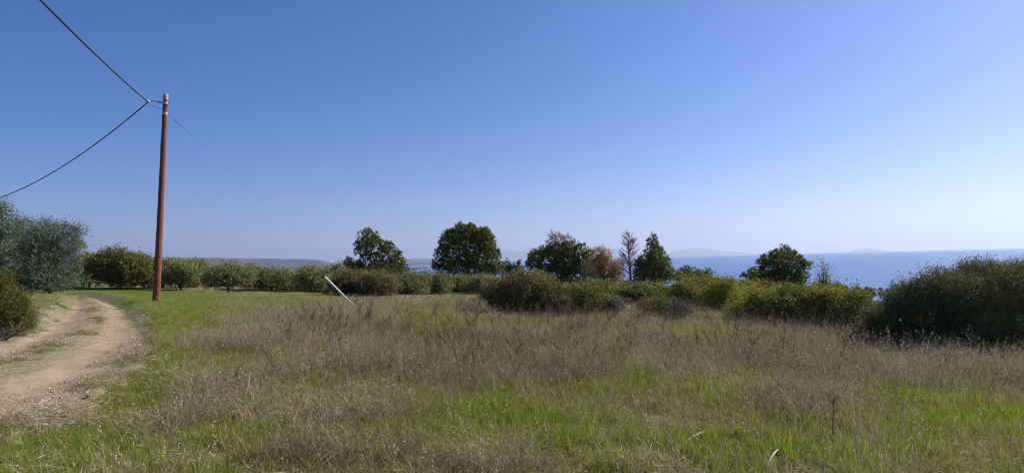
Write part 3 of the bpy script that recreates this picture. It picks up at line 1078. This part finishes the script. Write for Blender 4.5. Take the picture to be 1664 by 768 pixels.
# ------------------------------------------------------------------ utility pole, cables, stay wire
def build_pole():
    b = hit(254, 490.5, ground_height)
    d = b[1]
    t = at(269.5, 153, d)
    root = empty('utility_pole', b, 'reddish brown wooden utility pole standing on the grass verge by the track', 'pole')
    v = t - b
    n = 26
    ts = np.linspace(0, 1, n)
    rng = np.random.default_rng(3)
    mb = MB()
    pts = np.outer(ts, v)
    pts[0] -= v * .02
    pts[1:-1, :2] += rng.normal(size=(n - 2, 2)) * .0015
    rad = .122 * (1 - ts) + .083 * ts + rng.normal(size=n) * .0025
    pts[-1] = v * .976             # the top few centimetres are the weathered cap piece
    tube(mb, pts, rad, 16)
    shaft = mb.build('shaft', M['pole'], root, True)
    for k in range(14):            # knots proud of the shaft
        q = .04 + k * .067 + rng.uniform(-.02, .02)
        a = rng.uniform(PI * .9, PI * 2.1)
        c = v * q
        r = np.interp(q, ts, rad)
        o = np.array([math.cos(a), math.sin(a), 0])
        mk = MB()
        tube(mk, [c + o * (r - .01), c + o * (r + .006), c + o * (r + .012)], [.03, .024, .008], 7)
        mk.build('knot', M['pole'], shaft, True)
    mt = MB()
    tt = np.array([.972, .985, .997, 1.0])
    tube(mt, np.outer(tt, v), [.0865, .0855, .083, .06], 16)
    mt.build('pole_top', M['pole_top'], root, True)
    for q in (.955, .905):
        m = MB()
        r = np.interp(q, ts, rad)
        tube(m, [v * (q - .006), v * (q + .006)], [r + .008, r + .008], 18)
        m.build('steel_band', M['metal'], root)
    hook = MB()
    c = v * .955
    tube(hook, [c + np.array([-.30, 0, .02]), c + np.array([.2, 0, .005])], .014, 8)
    hook.build('through_bolt', M['metal'], root, True)
    return b, v


pole_b, pole_v = build_pole()
clamp = at(240.5, 166, pole_b[1] - .15)

lk = MB()
hk = pole_b + pole_v * .955 + np.array([-.10, 0, .02])
mid = (hk + clamp) / 2 + np.array([.02, 0, .10])
ts = np.linspace(0, 1, 9)[:, None]
tube(lk, (1 - ts) ** 2 * hk + 2 * ts * (1 - ts) * mid + ts ** 2 * clamp, .016, 6)
ho = pole_b + pole_v * .93 + np.array([-.09, 0, 0])
mid2 = (ho + clamp) / 2 + np.array([0, 0, -.16])
hang = empty('cable_hanger', clamp, 'short hanger holding the cable bend out from the pole top', 'hanger')
l1 = MB()
tube(l1, (1 - ts) ** 2 * (hk - clamp) + 2 * ts * (1 - ts) * (mid - clamp), .016, 6)
l1.build('tie_wire', M['cable'], hang, True)
l2 = MB()
tube(l2, (1 - ts) ** 2 * (ho - clamp) + 2 * ts * (1 - ts) * (mid2 - clamp), .007, 5)
l2.build('slack_wire', M['wire'], hang, True)
l3 = MB()
tube(l3, [(-.06, 0, .03), (-.03, 0, .045), (.03, 0, .02), (.075, 0, -.02)], [.02, .045, .045, .02], 10)
l3.build('clamp', M['porcelain'], hang, True)


def cable(label, p0, p1, sag, helix, strand, turns, n=420):
    root = empty('overhead_cable', p0, label, 'cable', 'twisted cables meeting at the pole')
    t = np.linspace(0, 1, n)
    c = np.outer(t, np.array(p1) - np.array(p0))
    c[:, 2] -= 4 * sag * t * (1 - t)
    tan = unit(np.gradient(c, axis=0))
    a = unit(np.cross(tan, [0, 0, 1.0]))
    b = np.cross(tan, a)
    for k in range(3):
        ph = turns * 2 * PI * t + k * 2 * PI / 3
        m = MB()
        tube(m, c + helix * (np.cos(ph)[:, None] * a + np.sin(ph)[:, None] * b), strand, 5)
        m.build('strand', M['cable'], root, True)


A = at(65, 0, 12.0)
dirc = (A - clamp)
end1 = clamp + dirc * 3.6
end1[2] = clamp[2] + .1
t1 = 1 / 3.6
sag1 = ((clamp[2] + (end1[2] - clamp[2]) * t1) - A[2]) / (4 * t1 * (1 - t1))
cable('twisted black cable running up and over towards the upper left corner', clamp, end1, sag1, .013, .0115, 70)
B = at(0, 321, 30.5)
end2 = clamp + (B - clamp) * 2.55
end2[2] = clamp[2] + .3
t2 = 1 / 2.55
sag2 = ((clamp[2] + (end2[2] - clamp[2]) * t2) - B[2]) / (4 * t2 * (1 - t2))
cable('twisted black cable sagging away to the left edge above the olive trees', clamp, end2, sag2, .013, .0115, 60)

s0 = pole_b + pole_v * .905 + np.array([.09, 0, 0])
sdir = unit(at(303, 213, pole_b[1] + 1.0) - s0)
s1 = s0 + sdir * 1.4
stay = empty('stay_wire', s0, 'thin stay wire with beads slanting down right from the pole top', 'wire')
w = MB()
s2 = s0 + sdir * 12
for q in np.linspace(2, 14, 400):  # on down to its anchor in the ground
    s2 = s0 + sdir * q
    if s2[2] < float(ground_height(s2[0], s2[1])) - .05:
        break
tube(w, [np.zeros(3), (s1 - s0) * .5, s1 - s0], .0055, 5)
tube(w, [s1 - s0, (s2 - s0) * .5, s2 - s0], .0018, 4)
w.build('wire', M['wire'], stay, True)
for q in (.32, .42, .55):
    m = MB()
    c = (s1 - s0) * q
    tube(m, [c - sdir * .035, c - sdir * .015, c + sdir * .015, c + sdir * .035], [.008, .02, .02, .008], 8)
    m.build('bead', M['wire'], stay, True)

# leaning post
pb = hit(578, 499, ground_height)
pt = at(527.5, 449.5, pb[1] - .5)
lp = empty('leaning_post', pb, 'bleached white post leaning to the left out of the dry grass', 'post')
m = MB()
pv = pt - pb
ts = np.linspace(-.12, 1, 9)
tube(m, np.outer(ts, pv), np.interp(ts, [-.12, 0, 1], [.016, .021, .039]), 10)
m.build('shaft', M['post'], lp, True)

# ------------------------------------------------------------------ stones and stalks one can point to
def rock(px, py, wpx, mat, label, flat=.55, seed=0):
    p = hit(px, py, ground_height)
    u, mm = track_coord(p[0], p[1])
    s = wpx * p[1] / FPX / 2
    bm = bmesh.new()
    bmesh.ops.create_icosphere(bm, subdivisions=3, radius=1)
    rng = np.random.default_rng(seed + 500)
    dirs = unit(rng.normal(size=(9, 3)))
    cut = rng.uniform(.55, .9, 9)
    for v in bm.verts:
        c = np.array(v.co)
        for dd, q in zip(dirs, cut):
            e = c @ dd - q
            if e > 0:
                c = c - dd * e * .85
        c *= 1 + .05 * vnoise(c[0] * 5, c[1] * 5 + c[2] * 4, seed)
        v.co = Vector(c * [s, s * .8, s * flat])
    me = bpy.data.meshes.new('rock')
    bm.to_mesh(me)
    bm.free()
    for f in me.polygons:
        f.use_smooth = True
    me.materials.append(M[mat])
    o = bpy.data.objects.new('rock', me)
    COL.objects.link(o)
    o.location = (p[0], p[1], p[2] + s * flat * .3 + (.07 if mm[0] < 0 else 0))
    o.rotation_euler = (0, 0, rng.uniform(0, 6))
    tag(o, label, 'rock', 'stones lying by the track')


rock(204, 757, 26, 'rock', 'pale grey stone in the grass at the bottom left', .5, 1)
rock(228, 744, 16, 'rock_red', 'small reddish stone just above the pale grey stone', .5, 2)
rock(186, 691, 20, 'rock', 'flat grey stone half sunk in the green verge by the straw heap', .4, 3)
rock(66, 509, 11, 'rock', 'grey stone at the left edge of the track beside the roadside bush', .6, 4)
rock(82, 499, 9, 'rock', 'pale stone on the left shoulder of the track, beyond the roadside bush', .6, 5)
rock(144, 654, 12, 'rock', 'small stone on the near right edge of the track above the straw heap', .5, 7)

sb = hit(391, 663, ground_height)
st = at(406, 603, sb[1])
so = MB()
tt = np.linspace(0, 1, 6)[:, None]
tube(so, (st - sb) * tt + np.array([.02, 0, 0]) * np.sin(tt * 3), .010 - .006 * tt[:, 0], 6)
so_o = so.build('dry_stalk', M['straw_stick'], None, True)
so_o.location = sb
tag(so_o, 'thick pale dry stalk slanting up among the brown weeds left of centre', 'stalk')
db = hit(1352, 734, ground_height)
dt = at(1355, 640, db[1])
dw = MB()
rngd = np.random.default_rng(9)
tube(dw, (dt - db) * np.linspace(0, 1, 6)[:, None], np.linspace(.006, .003, 6), 5)
for k in range(26):
    q = rngd.uniform(.2, 1)
    a = rngd.uniform(0, 2 * PI)
    c = (dt - db) * q
    e = c + np.array([math.cos(a) * .05, math.sin(a) * .05, .05]) * rngd.uniform(.5, 1.3)
    tube(dw, [c, e], [.003, .002], 3)
dw_o = dw.build('dry_weed', M['dead_bark'], None, True)
dw_o.location = db
tag(dw_o, 'single dark upright dry weed stem at the lower right', 'weed')
for (a, b, lab) in (((1112, 730), (1146, 722), 'pale broken stick lying in the grass at the lower right'),
                    ((1248, 764), (1266, 752), 'short pale stick at the very bottom right')):
    p, q = hit(*a, ground_height), hit(*b, ground_height)
    m = MB()
    v = q - p + np.array([0, 0, .06])
    tube(m, v * np.linspace(0, 1, 5)[:, None] + np.array([0, 0, .015]) * np.sin(np.linspace(0, 3, 5))[:, None], [.006, .008, .008, .007, .004], 7)
    o = m.build('stick', M['straw_stick'], None, True)
    o.location = p + np.array([0, 0, .05])
    tag(o, lab, 'stick')

# ------------------------------------------------------------------ grass (stuff; instanced tufts)
def blades(mb, n, rng, r, hmin, hmax, w, lean, droop=.25, seg=3, seed_head=0.0, tint=(.5, .18), wind=(0, 0)):
    ang = rng.uniform(0, 2 * PI, n)
    rr = r * np.sqrt(rng.random(n))
    root = np.c_[rr * np.cos(ang), rr * np.sin(ang), np.full(n, -.02)]
    az = ang + rng.normal(size=n) * 1.0
    h = rng.uniform(hmin, hmax, n)
    ln = np.abs(rng.normal(lean, lean * .5, n))
    d = np.c_[np.cos(az) * ln + wind[0], np.sin(az) * ln + wind[1], np.zeros(n)]
    side_a = rng.uniform(0, 2 * PI, n)
    side = np.c_[np.cos(side_a), np.sin(side_a), np.zeros(n)]
    ww = w * rng.uniform(.6, 1.3, n)
    t = np.linspace(0, 1, seg + 1)
    rows = []
    for q in t:
        c = root + d * (h * q ** 1.7)[:, None]
        c[:, 2] += h * (q - droop * ln * q ** 3)
        if q < 1:
            wd = (ww * (1 - q) ** .6 * .5)[:, None]
            rows += [c - side * wd, c + side * wd]
        else:
            rows.append(c)
    V = np.stack(rows, 1)
    nv = V.shape[1]
    base = (np.arange(n) * nv)[:, None]
    tn = np.clip(rng.normal(tint[0], tint[1], n), 0, 1)
    V2 = V.reshape(-1, 3)
    n0 = mb.n
    Q = []
    for s in range(seg - 1):
        Q.append(base + np.array([[2 * s, 2 * s + 1, 2 * s + 3, 2 * s + 2]]))
    mb.v.append(V2)
    mb.f.append(np.concatenate(Q) + n0)
    mb.t.append(np.tile(tn, seg - 1))
    s = seg - 1
    mb.f.append(base + np.array([[2 * s, 2 * s + 1, 2 * s + 2]]) + n0)
    mb.t.append(tn)
    mb.n += len(V2)
    if seed_head > 0:
        k = rng.random(n) < seed_head
        P = V[k, -1]
        m = len(P)
        if m:
            rep = 6
            P2 = np.repeat(P, rep, 0)
            dd = np.repeat(d[k] * .6 + np.array([0, 0, 1]), rep, 0)
            P2 = P2 - unit(dd) * (rng.random(m * rep) * .09)[:, None]
            D2 = unit(unit(dd) + rng.normal(size=P2.shape) * .6)
            leaf_quads(mb, P2, D2, .028, .007, rng, np.clip(rng.normal(tint[0] + .1, .15, m * rep), 0, 1))


def tuft_coll(name, mat, makers):
    c = bpy.data.collections.new(name)
    for k, fn in enumerate(makers):
        rng = np.random.default_rng(900 + k + len(name) * 17)
        mb = MB()
        fn(mb, rng)
        o = bpy.data.objects.new('tuft_%02d' % k, mb.mesh('tuft', mat))
        c.objects.link(o)
    return c


def scatter(name, label, cat, P, scl, tint, coll, count, tilt=.12, kind='stuff', seed=1):
    rng = np.random.default_rng(seed)
    n = len(P)
    me = bpy.data.meshes.new(name)
    me.vertices.add(n)
    me.vertices.foreach_set('co', P.astype(np.float32).ravel())
    def attr(nm, typ, arr, key):
        a = me.attributes.new(nm, typ, 'POINT')
        a.data.foreach_set(key, arr)
    attr('idx', 'INT', rng.integers(0, count, n).astype(np.int32), 'value')
    rot = np.c_[rng.normal(size=n) * tilt, rng.normal(size=n) * tilt, rng.uniform(0, 2 * PI, n)]
    attr('rot', 'FLOAT_VECTOR', rot.astype(np.float32).ravel(), 'vector')
    attr('scl', 'FLOAT', scl.astype(np.float32), 'value')
    attr('tint', 'FLOAT', tint.astype(np.float32), 'value')
    o = bpy.data.objects.new(name, me)
    COL.objects.link(o)
    ng = bpy.data.node_groups.new(name + '_scatter', 'GeometryNodeTree')
    ng.interface.new_socket('Geometry', in_out='INPUT', socket_type='NodeSocketGeometry')
    ng.interface.new_socket('Geometry', in_out='OUTPUT', socket_type='NodeSocketGeometry')
    gi = ng.nodes.new('NodeGroupInput')
    go = ng.nodes.new('NodeGroupOutput')
    ip = ng.nodes.new('GeometryNodeInstanceOnPoints')
    ci = ng.nodes.new('GeometryNodeCollectionInfo')
    ci.inputs['Collection'].default_value = coll
    ci.inputs['Separate Children'].default_value = True
    ci.inputs['Reset Children'].default_value = True
    def na(nm, typ):
        a = ng.nodes.new('GeometryNodeInputNamedAttribute')
        a.data_type = typ
        a.inputs['Name'].default_value = nm
        return [s for s in a.outputs if s.enabled and s.name == 'Attribute'][0]
    L = ng.links.new
    L(gi.outputs[0], ip.inputs['Points'])
    L(ci.outputs[0], ip.inputs['Instance'])
    ip.inputs['Pick Instance'].default_value = True
    L(na('idx', 'INT'), ip.inputs['Instance Index'])
    er = ng.nodes.new('FunctionNodeEulerToRotation')
    L(na('rot', 'FLOAT_VECTOR'), er.inputs[0])
    L(er.outputs[0], ip.inputs['Rotation'])
    L(na('scl', 'FLOAT'), ip.inputs['Scale'])
    L(ip.outputs[0], go.inputs[0])
    md = o.modifiers.new('scatter', 'NODES')
    md.node_group = ng
    return tag(o, label, cat, kind=kind)


# weights: area grows with y; sample by rejection on a density that falls with distance
def sample_field(n, rng, ymin, ymax, dens, weight):
    xs, ys = [], []
    got = 0
    while got < n:
        m = n * 2
        y = ymin + (ymax - ymin) * np.sqrt(rng.random(m))
        x = rng.uniform(-1, 1, m) * (.98 * y + 2.5)
        p = dens(y) * weight(x, y)
        k = rng.random(m) < p
        xs.append(x[k])
        ys.append(y[k])
        got += k.sum()
        if not k.any():
            break
    x = np.concatenate(xs)[:n]
    y = np.concatenate(ys)[:n]
    return x, y


def off_track(x, y, soft=.25):
    u, m = track_coord(x, y)
    return smooth(-soft, soft * 1.2, m + .25 * vnoise(x * 2.5, y * 2.5, 8)), u, m


def put(x, y, dz=0.0):
    return np.c_[x, y, ground_height(x, y) + dz]


green_c = tuft_coll('green_tufts', M['g_green'], [
    lambda mb, r: blades(mb, 60, r, .13, .06, .20, .0075, .5, tint=(.45, .17)),
    lambda mb, r: blades(mb, 50, r, .12, .08, .27, .0075, .45, tint=(.5, .17)),
    lambda mb, r: blades(mb, 70, r, .15, .05, .15, .008, .6, tint=(.5, .2)),
    lambda mb, r: blades(mb, 40, r, .10, .12, .32, .007, .4, tint=(.55, .17))])
olive_c = tuft_coll('olive_tufts', M['g_olive'], [
    lambda mb, r: blades(mb, 60, r, .15, .05, .18, .006, .7, tint=(.45, .2)),
    lambda mb, r: blades(mb, 55, r, .14, .08, .28, .006, .6, tint=(.5, .2)),
    lambda mb, r: blades(mb, 45, r, .16, .04, .12, .007, .9, tint=(.5, .22))])
dry_c = tuft_coll('dry_tufts', M['g_dry'], [
    lambda mb, r: blades(mb, 55, r, .16, .15, .42, .0045, .45, .25, 3, .35, (.45, .2)),
    lambda mb, r: blades(mb, 45, r, .14, .20, .52, .0045, .40, .25, 3, .5, (.42, .2)),
    lambda mb, r: blades(mb, 55, r, .18, .10, .30, .0045, .8, .3, 3, .2, (.5, .2)),
    lambda mb, r: blades(mb, 40, r, .16, .22, .56, .004, .5, .25, 3, .6, (.4, .18))])
straw_c = tuft_coll('straw_tufts', M['g_straw'], [
    lambda mb, r: blades(mb, 34, r, .13, .12, .40, .0034, .8, .35, 3, .15, (.5, .2)),
    lambda mb, r: blades(mb, 26, r, .12, .10, .30, .0038, 1.2, .4, 3, 0, (.55, .2)),
    lambda mb, r: blades(mb, 14, r, .10, .30, .55, .0034, .5, .25, 3, .3, (.5, .2))])


def weed(mb, rng):
    H = rng.uniform(.55, .95)
    lean = rng.normal(size=2) * .22
    ts = np.linspace(0, 1, 6)
    st_ = np.c_[lean[0] * ts ** 1.4 * H, lean[1] * ts ** 1.4 * H, H * ts]
    tube(mb, st_, .0055 - .003 * ts, 4, .45, False)
    for k in range(rng.integers(9, 17)):
        q = rng.uniform(.25, .97)
        p = np.array([np.interp(q, ts, st_[:, i]) for i in range(3)])
        a = rng.uniform(0, 2 * PI)
        l = rng.uniform(.08, .26) * (1.25 - q)
        e = p + np.array([math.cos(a) * l * .6, math.sin(a) * l * .6, l])
        tube(mb, [p, (p + e) / 2 + [0, 0, -.01], e], [.003, .0026, .0018], 3, .5, False)
        n = 9
        P = p + (e - p) * rng.uniform(.3, 1, n)[:, None]
        leaf_quads(mb, P, unit(rng.normal(size=(n, 3)) + [0, 0, .6]), .022, .008, rng, np.clip(rng.normal(.6, .2, n), 0, 1))


brush_c = tuft_coll('brush_tufts', M['g_dry'], [
    lambda mb, r: blades(mb, 70, r, .20, .12, .50, .0042, 1.1, .5, 4, .25, (.36, .2)),
    lambda mb, r: blades(mb, 70, r, .22, .15, .60, .0042, .8, .5, 4, .35, (.33, .2)),
    lambda mb, r: blades(mb, 60, r, .20, .08, .36, .0045, 1.5, .6, 4, .1, (.45, .22))])
weed_c = tuft_coll('weed_stems', M['g_weed'], [weed] * 7)


def pebble(mb, rng):
    bm = bmesh.new()
    bmesh.ops.create_icosphere(bm, subdivisions=1, radius=1)
    V = np.array([v.co[:] for v in bm.verts]) * rng.uniform(.6, 1.2, 3) * [1, 1, .6]
    V *= rng.uniform(.8, 1.15, (len(V), 1))
    F = np.array([[v.index for v in f.verts] for f in bm.faces])
    bm.free()
    mb.add(V, F, rng.normal(.5, .05, len(F)))


gravel_c = tuft_coll('pebbles', M['g_gravel'], [pebble] * 5)


def litter(mb, rng):
    n = 34
    P = np.c_[rng.normal(size=(n, 2)) * .11, rng.uniform(0, .03, n)]
    a = rng.uniform(0, 2 * PI, n)
    D = np.c_[np.cos(a), np.sin(a), rng.uniform(-.05, .3, n)]
    leaf_quads(mb, P, unit(D), rng.uniform(.05, .15, n), .005, rng, np.clip(rng.normal(.5, .2, n), 0, 1))


litter_c = tuft_coll('litter', M['g_straw'], [litter] * 4)

rng = np.random.default_rng(77)
def dens(y):
    return np.clip((6.5 / np.maximum(y, 1)) ** 1.15, .06, 1)


def brown_zone(x, y):
    """where the tall brown dry grass dominates"""
    b = 1 - green_amount(x, y)
    b = b * (.20 + .80 * smooth(5.5, 10, y + .12 * np.abs(x)))
    b = b * b * (.45 + .55 * smooth(-.5, .5, vnoise(x * 1.1, y * 1.1, 17) + .5 * vnoise(x * 3.7, y * 3.3, 18)))
    return np.maximum(b, .7 * dry_amount(x, y))


def far_low(x, y):                 # the grass gets short towards the grove on the left
    return 1 - .62 * smooth(21, 29, y) * (1 - smooth(-6, 2, x)) - .25 * smooth(22, 30, y) * smooth(-6, 2, x)


def verge_low(x, y):
    u, m = track_coord(x, y)
    return 1 - .45 * (1 - smooth(.6, 2.4, m))


# green grass
x, y = sample_field(46000, rng, 2.0, 46, dens, lambda x, y: green_amount(x, y) ** 1.15 * off_track(x, y)[0])
s = rng.uniform(.45, 1.0, len(x)) * far_low(x, y) * verge_low(x, y)
scatter('green_grass', 'bright green grass in patches across the field and along the track', 'grass', put(x, y), s,
        rng.normal(0, .10, len(x)) + .10 * vnoise(x * 1.1, y * 1.1, 51) + .30 * (1 - verge_low(x, y)), green_c, 4, .22, seed=1)
# olive coloured short grass everywhere
x, y = sample_field(40000, rng, 2.0, 46, dens, lambda x, y: off_track(x, y)[0] * (1 - .75 * green_amount(x, y)) * (1 - .5 * dry_amount(x, y)) * verge_low(x, y))
s = rng.uniform(.5, 1.15, len(x)) * far_low(x, y) * verge_low(x, y)
scatter('short_grass', 'short faded olive grass covering the field floor', 'grass', put(x, y), s, rng.normal(0, .14, len(x)) + .12 * vnoise(x * .8, y * .8, 52), olive_c, 3, .25, seed=2)
# brown dry grass
x, y = sample_field(27000, rng, 2.6, 48, dens, lambda x, y: brown_zone(x, y) ** 1.3 * off_track(x, y)[0] * verge_low(x, y) ** 2)
s = rng.uniform(.45, 1.0, len(x)) * np.where(y < 7, .8, 1.0) * far_low(x, y) * (1 - .38 * smooth(12, 17, y))
scatter('dry_grass', 'tall brown dry grass standing over most of the field', 'grass', put(x, y), s,
        rng.normal(-.06, .15, len(x)) + .14 * vnoise(x * .6, y * .6, 12) + .12 * vnoise(x * 2.1, y * 2.1, 13), dry_c, 4, .24, seed=3)
# matted brown brush where the dead weeds have collapsed into clumps
x, y = sample_field(1900, rng, 3.0, 24, dens, lambda x, y: smooth(.25, .8, dry_amount(x, y) + .25 * vnoise(x * 2.3, y * 2.3, 61)) * off_track(x, y)[0] * verge_low(x, y))
scatter('dry_brush', 'matted brown dead brush collapsed into clumps left of centre and to the right', 'brush', put(x, y), rng.uniform(.6, 1.1, len(x)), rng.normal(.14, .14, len(x)), brush_c, 3, .3, seed=15)
# pale straw
x, y = sample_field(12000, rng, 2.4, 40, dens, lambda x, y: (.18 + .82 * smooth(.0, .6, vnoise(x * .9, y * .9, 15) + .5 * vnoise(x * 2.6, y * 2.6, 16))) * (1 - .92 * green_amount(x, y)) * off_track(x, y)[0])
scatter('straw_grass', 'pale straw coloured grass scattered through the field', 'grass', put(x, y), rng.uniform(.5, 1.1, len(x)) * far_low(x, y), rng.normal(0, .14, len(x)), straw_c, 3, .4, seed=4)
# flattened straw lying between the tufts
x, y = sample_field(9000, rng, 2.4, 24, dens, lambda x, y: (.2 + .8 * smooth(-.1, .6, vnoise(x * 1.3, y * 1.3, 35))) * off_track(x, y)[0] * (1 - .85 * green_amount(x, y)))
scatter('straw_thatch', 'flattened dead straw lying on the ground between the tufts', 'straw', put(x, y, .03), rng.uniform(.6, 1.3, len(x)), rng.normal(-.2, .15, len(x)), litter_c, 4, .2, seed=14)
# dark dry weed stems
x, y = sample_field(1900, rng, 6.5, 26, lambda y: np.clip(9 / y, 0, 1), lambda x, y: off_track(x, y)[0] * verge_low(x, y) ** 3 * brown_zone(x, y) ** 1.5 * smooth(-7, -4, x) * (.35 + .65 * smooth(-.1, .6, vnoise(x * .7, y * .7, 21))))
scatter('dry_weeds', 'dark branching dry weed stems standing in the brown grass', 'weeds', put(x, y), rng.uniform(.5, 1.0, len(x)) * (1 - .3 * smooth(13, 18, y)), rng.normal(0, .15, len(x)), weed_c, 7, .3, seed=5)

# on the track: sparse grass in the middle strip and on the shoulders, pebbles, straw litter
def road_put(x, y):
    u, m = track_coord(x, y)
    return np.c_[x, y, base_height(x, y) + np.where(np.abs(u) < 1.05, road_profile(np.clip(u, -1.05, 1.05)) - bank(y) + .14, -.02)], u


k = rng.integers(0, NT - 1, 60000)
uu = rng.uniform(-1.15, 1.15, 60000)
P2 = tr_c[k] + uu[:, None] / 2 * (tr_r[k] - tr_l[k]) + rng.normal(size=(60000, 2)) * .06
P2 = P2[(P2[:, 1] > 1.5)]
P3, u3 = road_put(P2[:, 0], P2[:, 1])
strip = np.exp(-((u3 + .02) / .17) ** 2) * smooth(.0, .55, vnoise(P3[:, 0] * 1.6, P3[:, 1] * 1.6, 31) * .6 + .5 * vnoise(P3[:, 0] * 5.1, P3[:, 1] * 4.7, 33) + .12) * .8 * smooth(5, 12, P3[:, 1]) + np.exp(-((np.abs(u3) - 1.05) / .22) ** 2) * .75 * smooth(-.1, .5, vnoise(P3[:, 0] * 1.9, P3[:, 1] * 1.9, 32))
sel = rng.random(len(P3)) < strip * .55
scatter('track_grass', 'sparse low grass on the middle strip and edges of the dirt track', 'grass', P3[sel], rng.uniform(.18, .45, sel.sum()), rng.normal(-.05, .16, sel.sum()), olive_c, 3, .2, seed=6)
lit = (np.exp(-((u3 + .02) / .2) ** 2) * .5 + smooth(.75, .98, np.abs(u3))) * smooth(-.2, .5, vnoise(P3[:, 0] * 1.2, P3[:, 1] * 1.2, 41))
sel = rng.random(len(P3)) < lit * .045
scatter('straw_litter', 'dry straw litter lying on the middle and edges of the dirt track', 'litter', P3[sel] + [0, 0, .01], rng.uniform(.5, 1.0, sel.sum()), rng.normal(-.15, .15, sel.sum()), litter_c, 4, .05, seed=7)
gv = .25 + .75 * smooth(.6, .95, np.abs(u3)) + .4 * np.exp(-(u3 / .2) ** 2)
sel = rng.random(len(P3)) < gv * .22
scatter('gravel', 'small pebbles scattered over the dirt track', 'gravel', P3[sel] + [0, 0, .004], np.minimum(rng.gamma(2.0, .004, sel.sum()) + .004, .02), rng.normal(0, .2, sel.sum()), gravel_c, 5, .3, seed=8)
# heap of bleached straw at the near right edge of the track
hc = hit(80, 683, ground_height)
hx = hc[0] + rng.normal(size=300) * .34
hy = hc[1] + rng.normal(size=300) * .13
scatter('straw_heap', 'heap of flattened bleached straw at the near right edge of the track', 'straw', np.c_[hx, hy, base_height(hx, hy) - .03 + rng.uniform(0, .08, 300)], rng.uniform(.5, 1.0, 300), rng.normal(.0, .15, 300), litter_c, 4, .25, seed=9)

# ------------------------------------------------------------------ haze
def haze():
    lo = np.array([-62000.0, -3000.0, -1000.0])
    hi = np.array([62000.0, 62000.0, 1700.0])
    c = np.array([[lo[0], lo[1], lo[2]], [hi[0], lo[1], lo[2]], [hi[0], hi[1], lo[2]], [lo[0], hi[1], lo[2]],
                  [lo[0], lo[1], hi[2]], [hi[0], lo[1], hi[2]], [hi[0], hi[1], hi[2]], [lo[0], hi[1], hi[2]]])
    m, nt, out = new_mat('haze_air')
    pv_ = nt.nodes.new('ShaderNodeVolumePrincipled')
    pv_.inputs['Color'].default_value = (.62, .73, 1.0, 1)
    pv_.inputs['Density'].default_value = 3.7e-5
    pv_.inputs['Anisotropy'].default_value = 0.36
    nt.links.new(pv_.outputs[0], out.inputs['Volume'])
    mb = MB()
    mb.add(c, [[0, 3, 2, 1], [4, 5, 6, 7], [0, 1, 5, 4], [1, 2, 6, 5], [2, 3, 7, 6], [3, 0, 4, 7]])
    o = mb.build('haze', m)
    tag(o, kind='stuff')


haze()
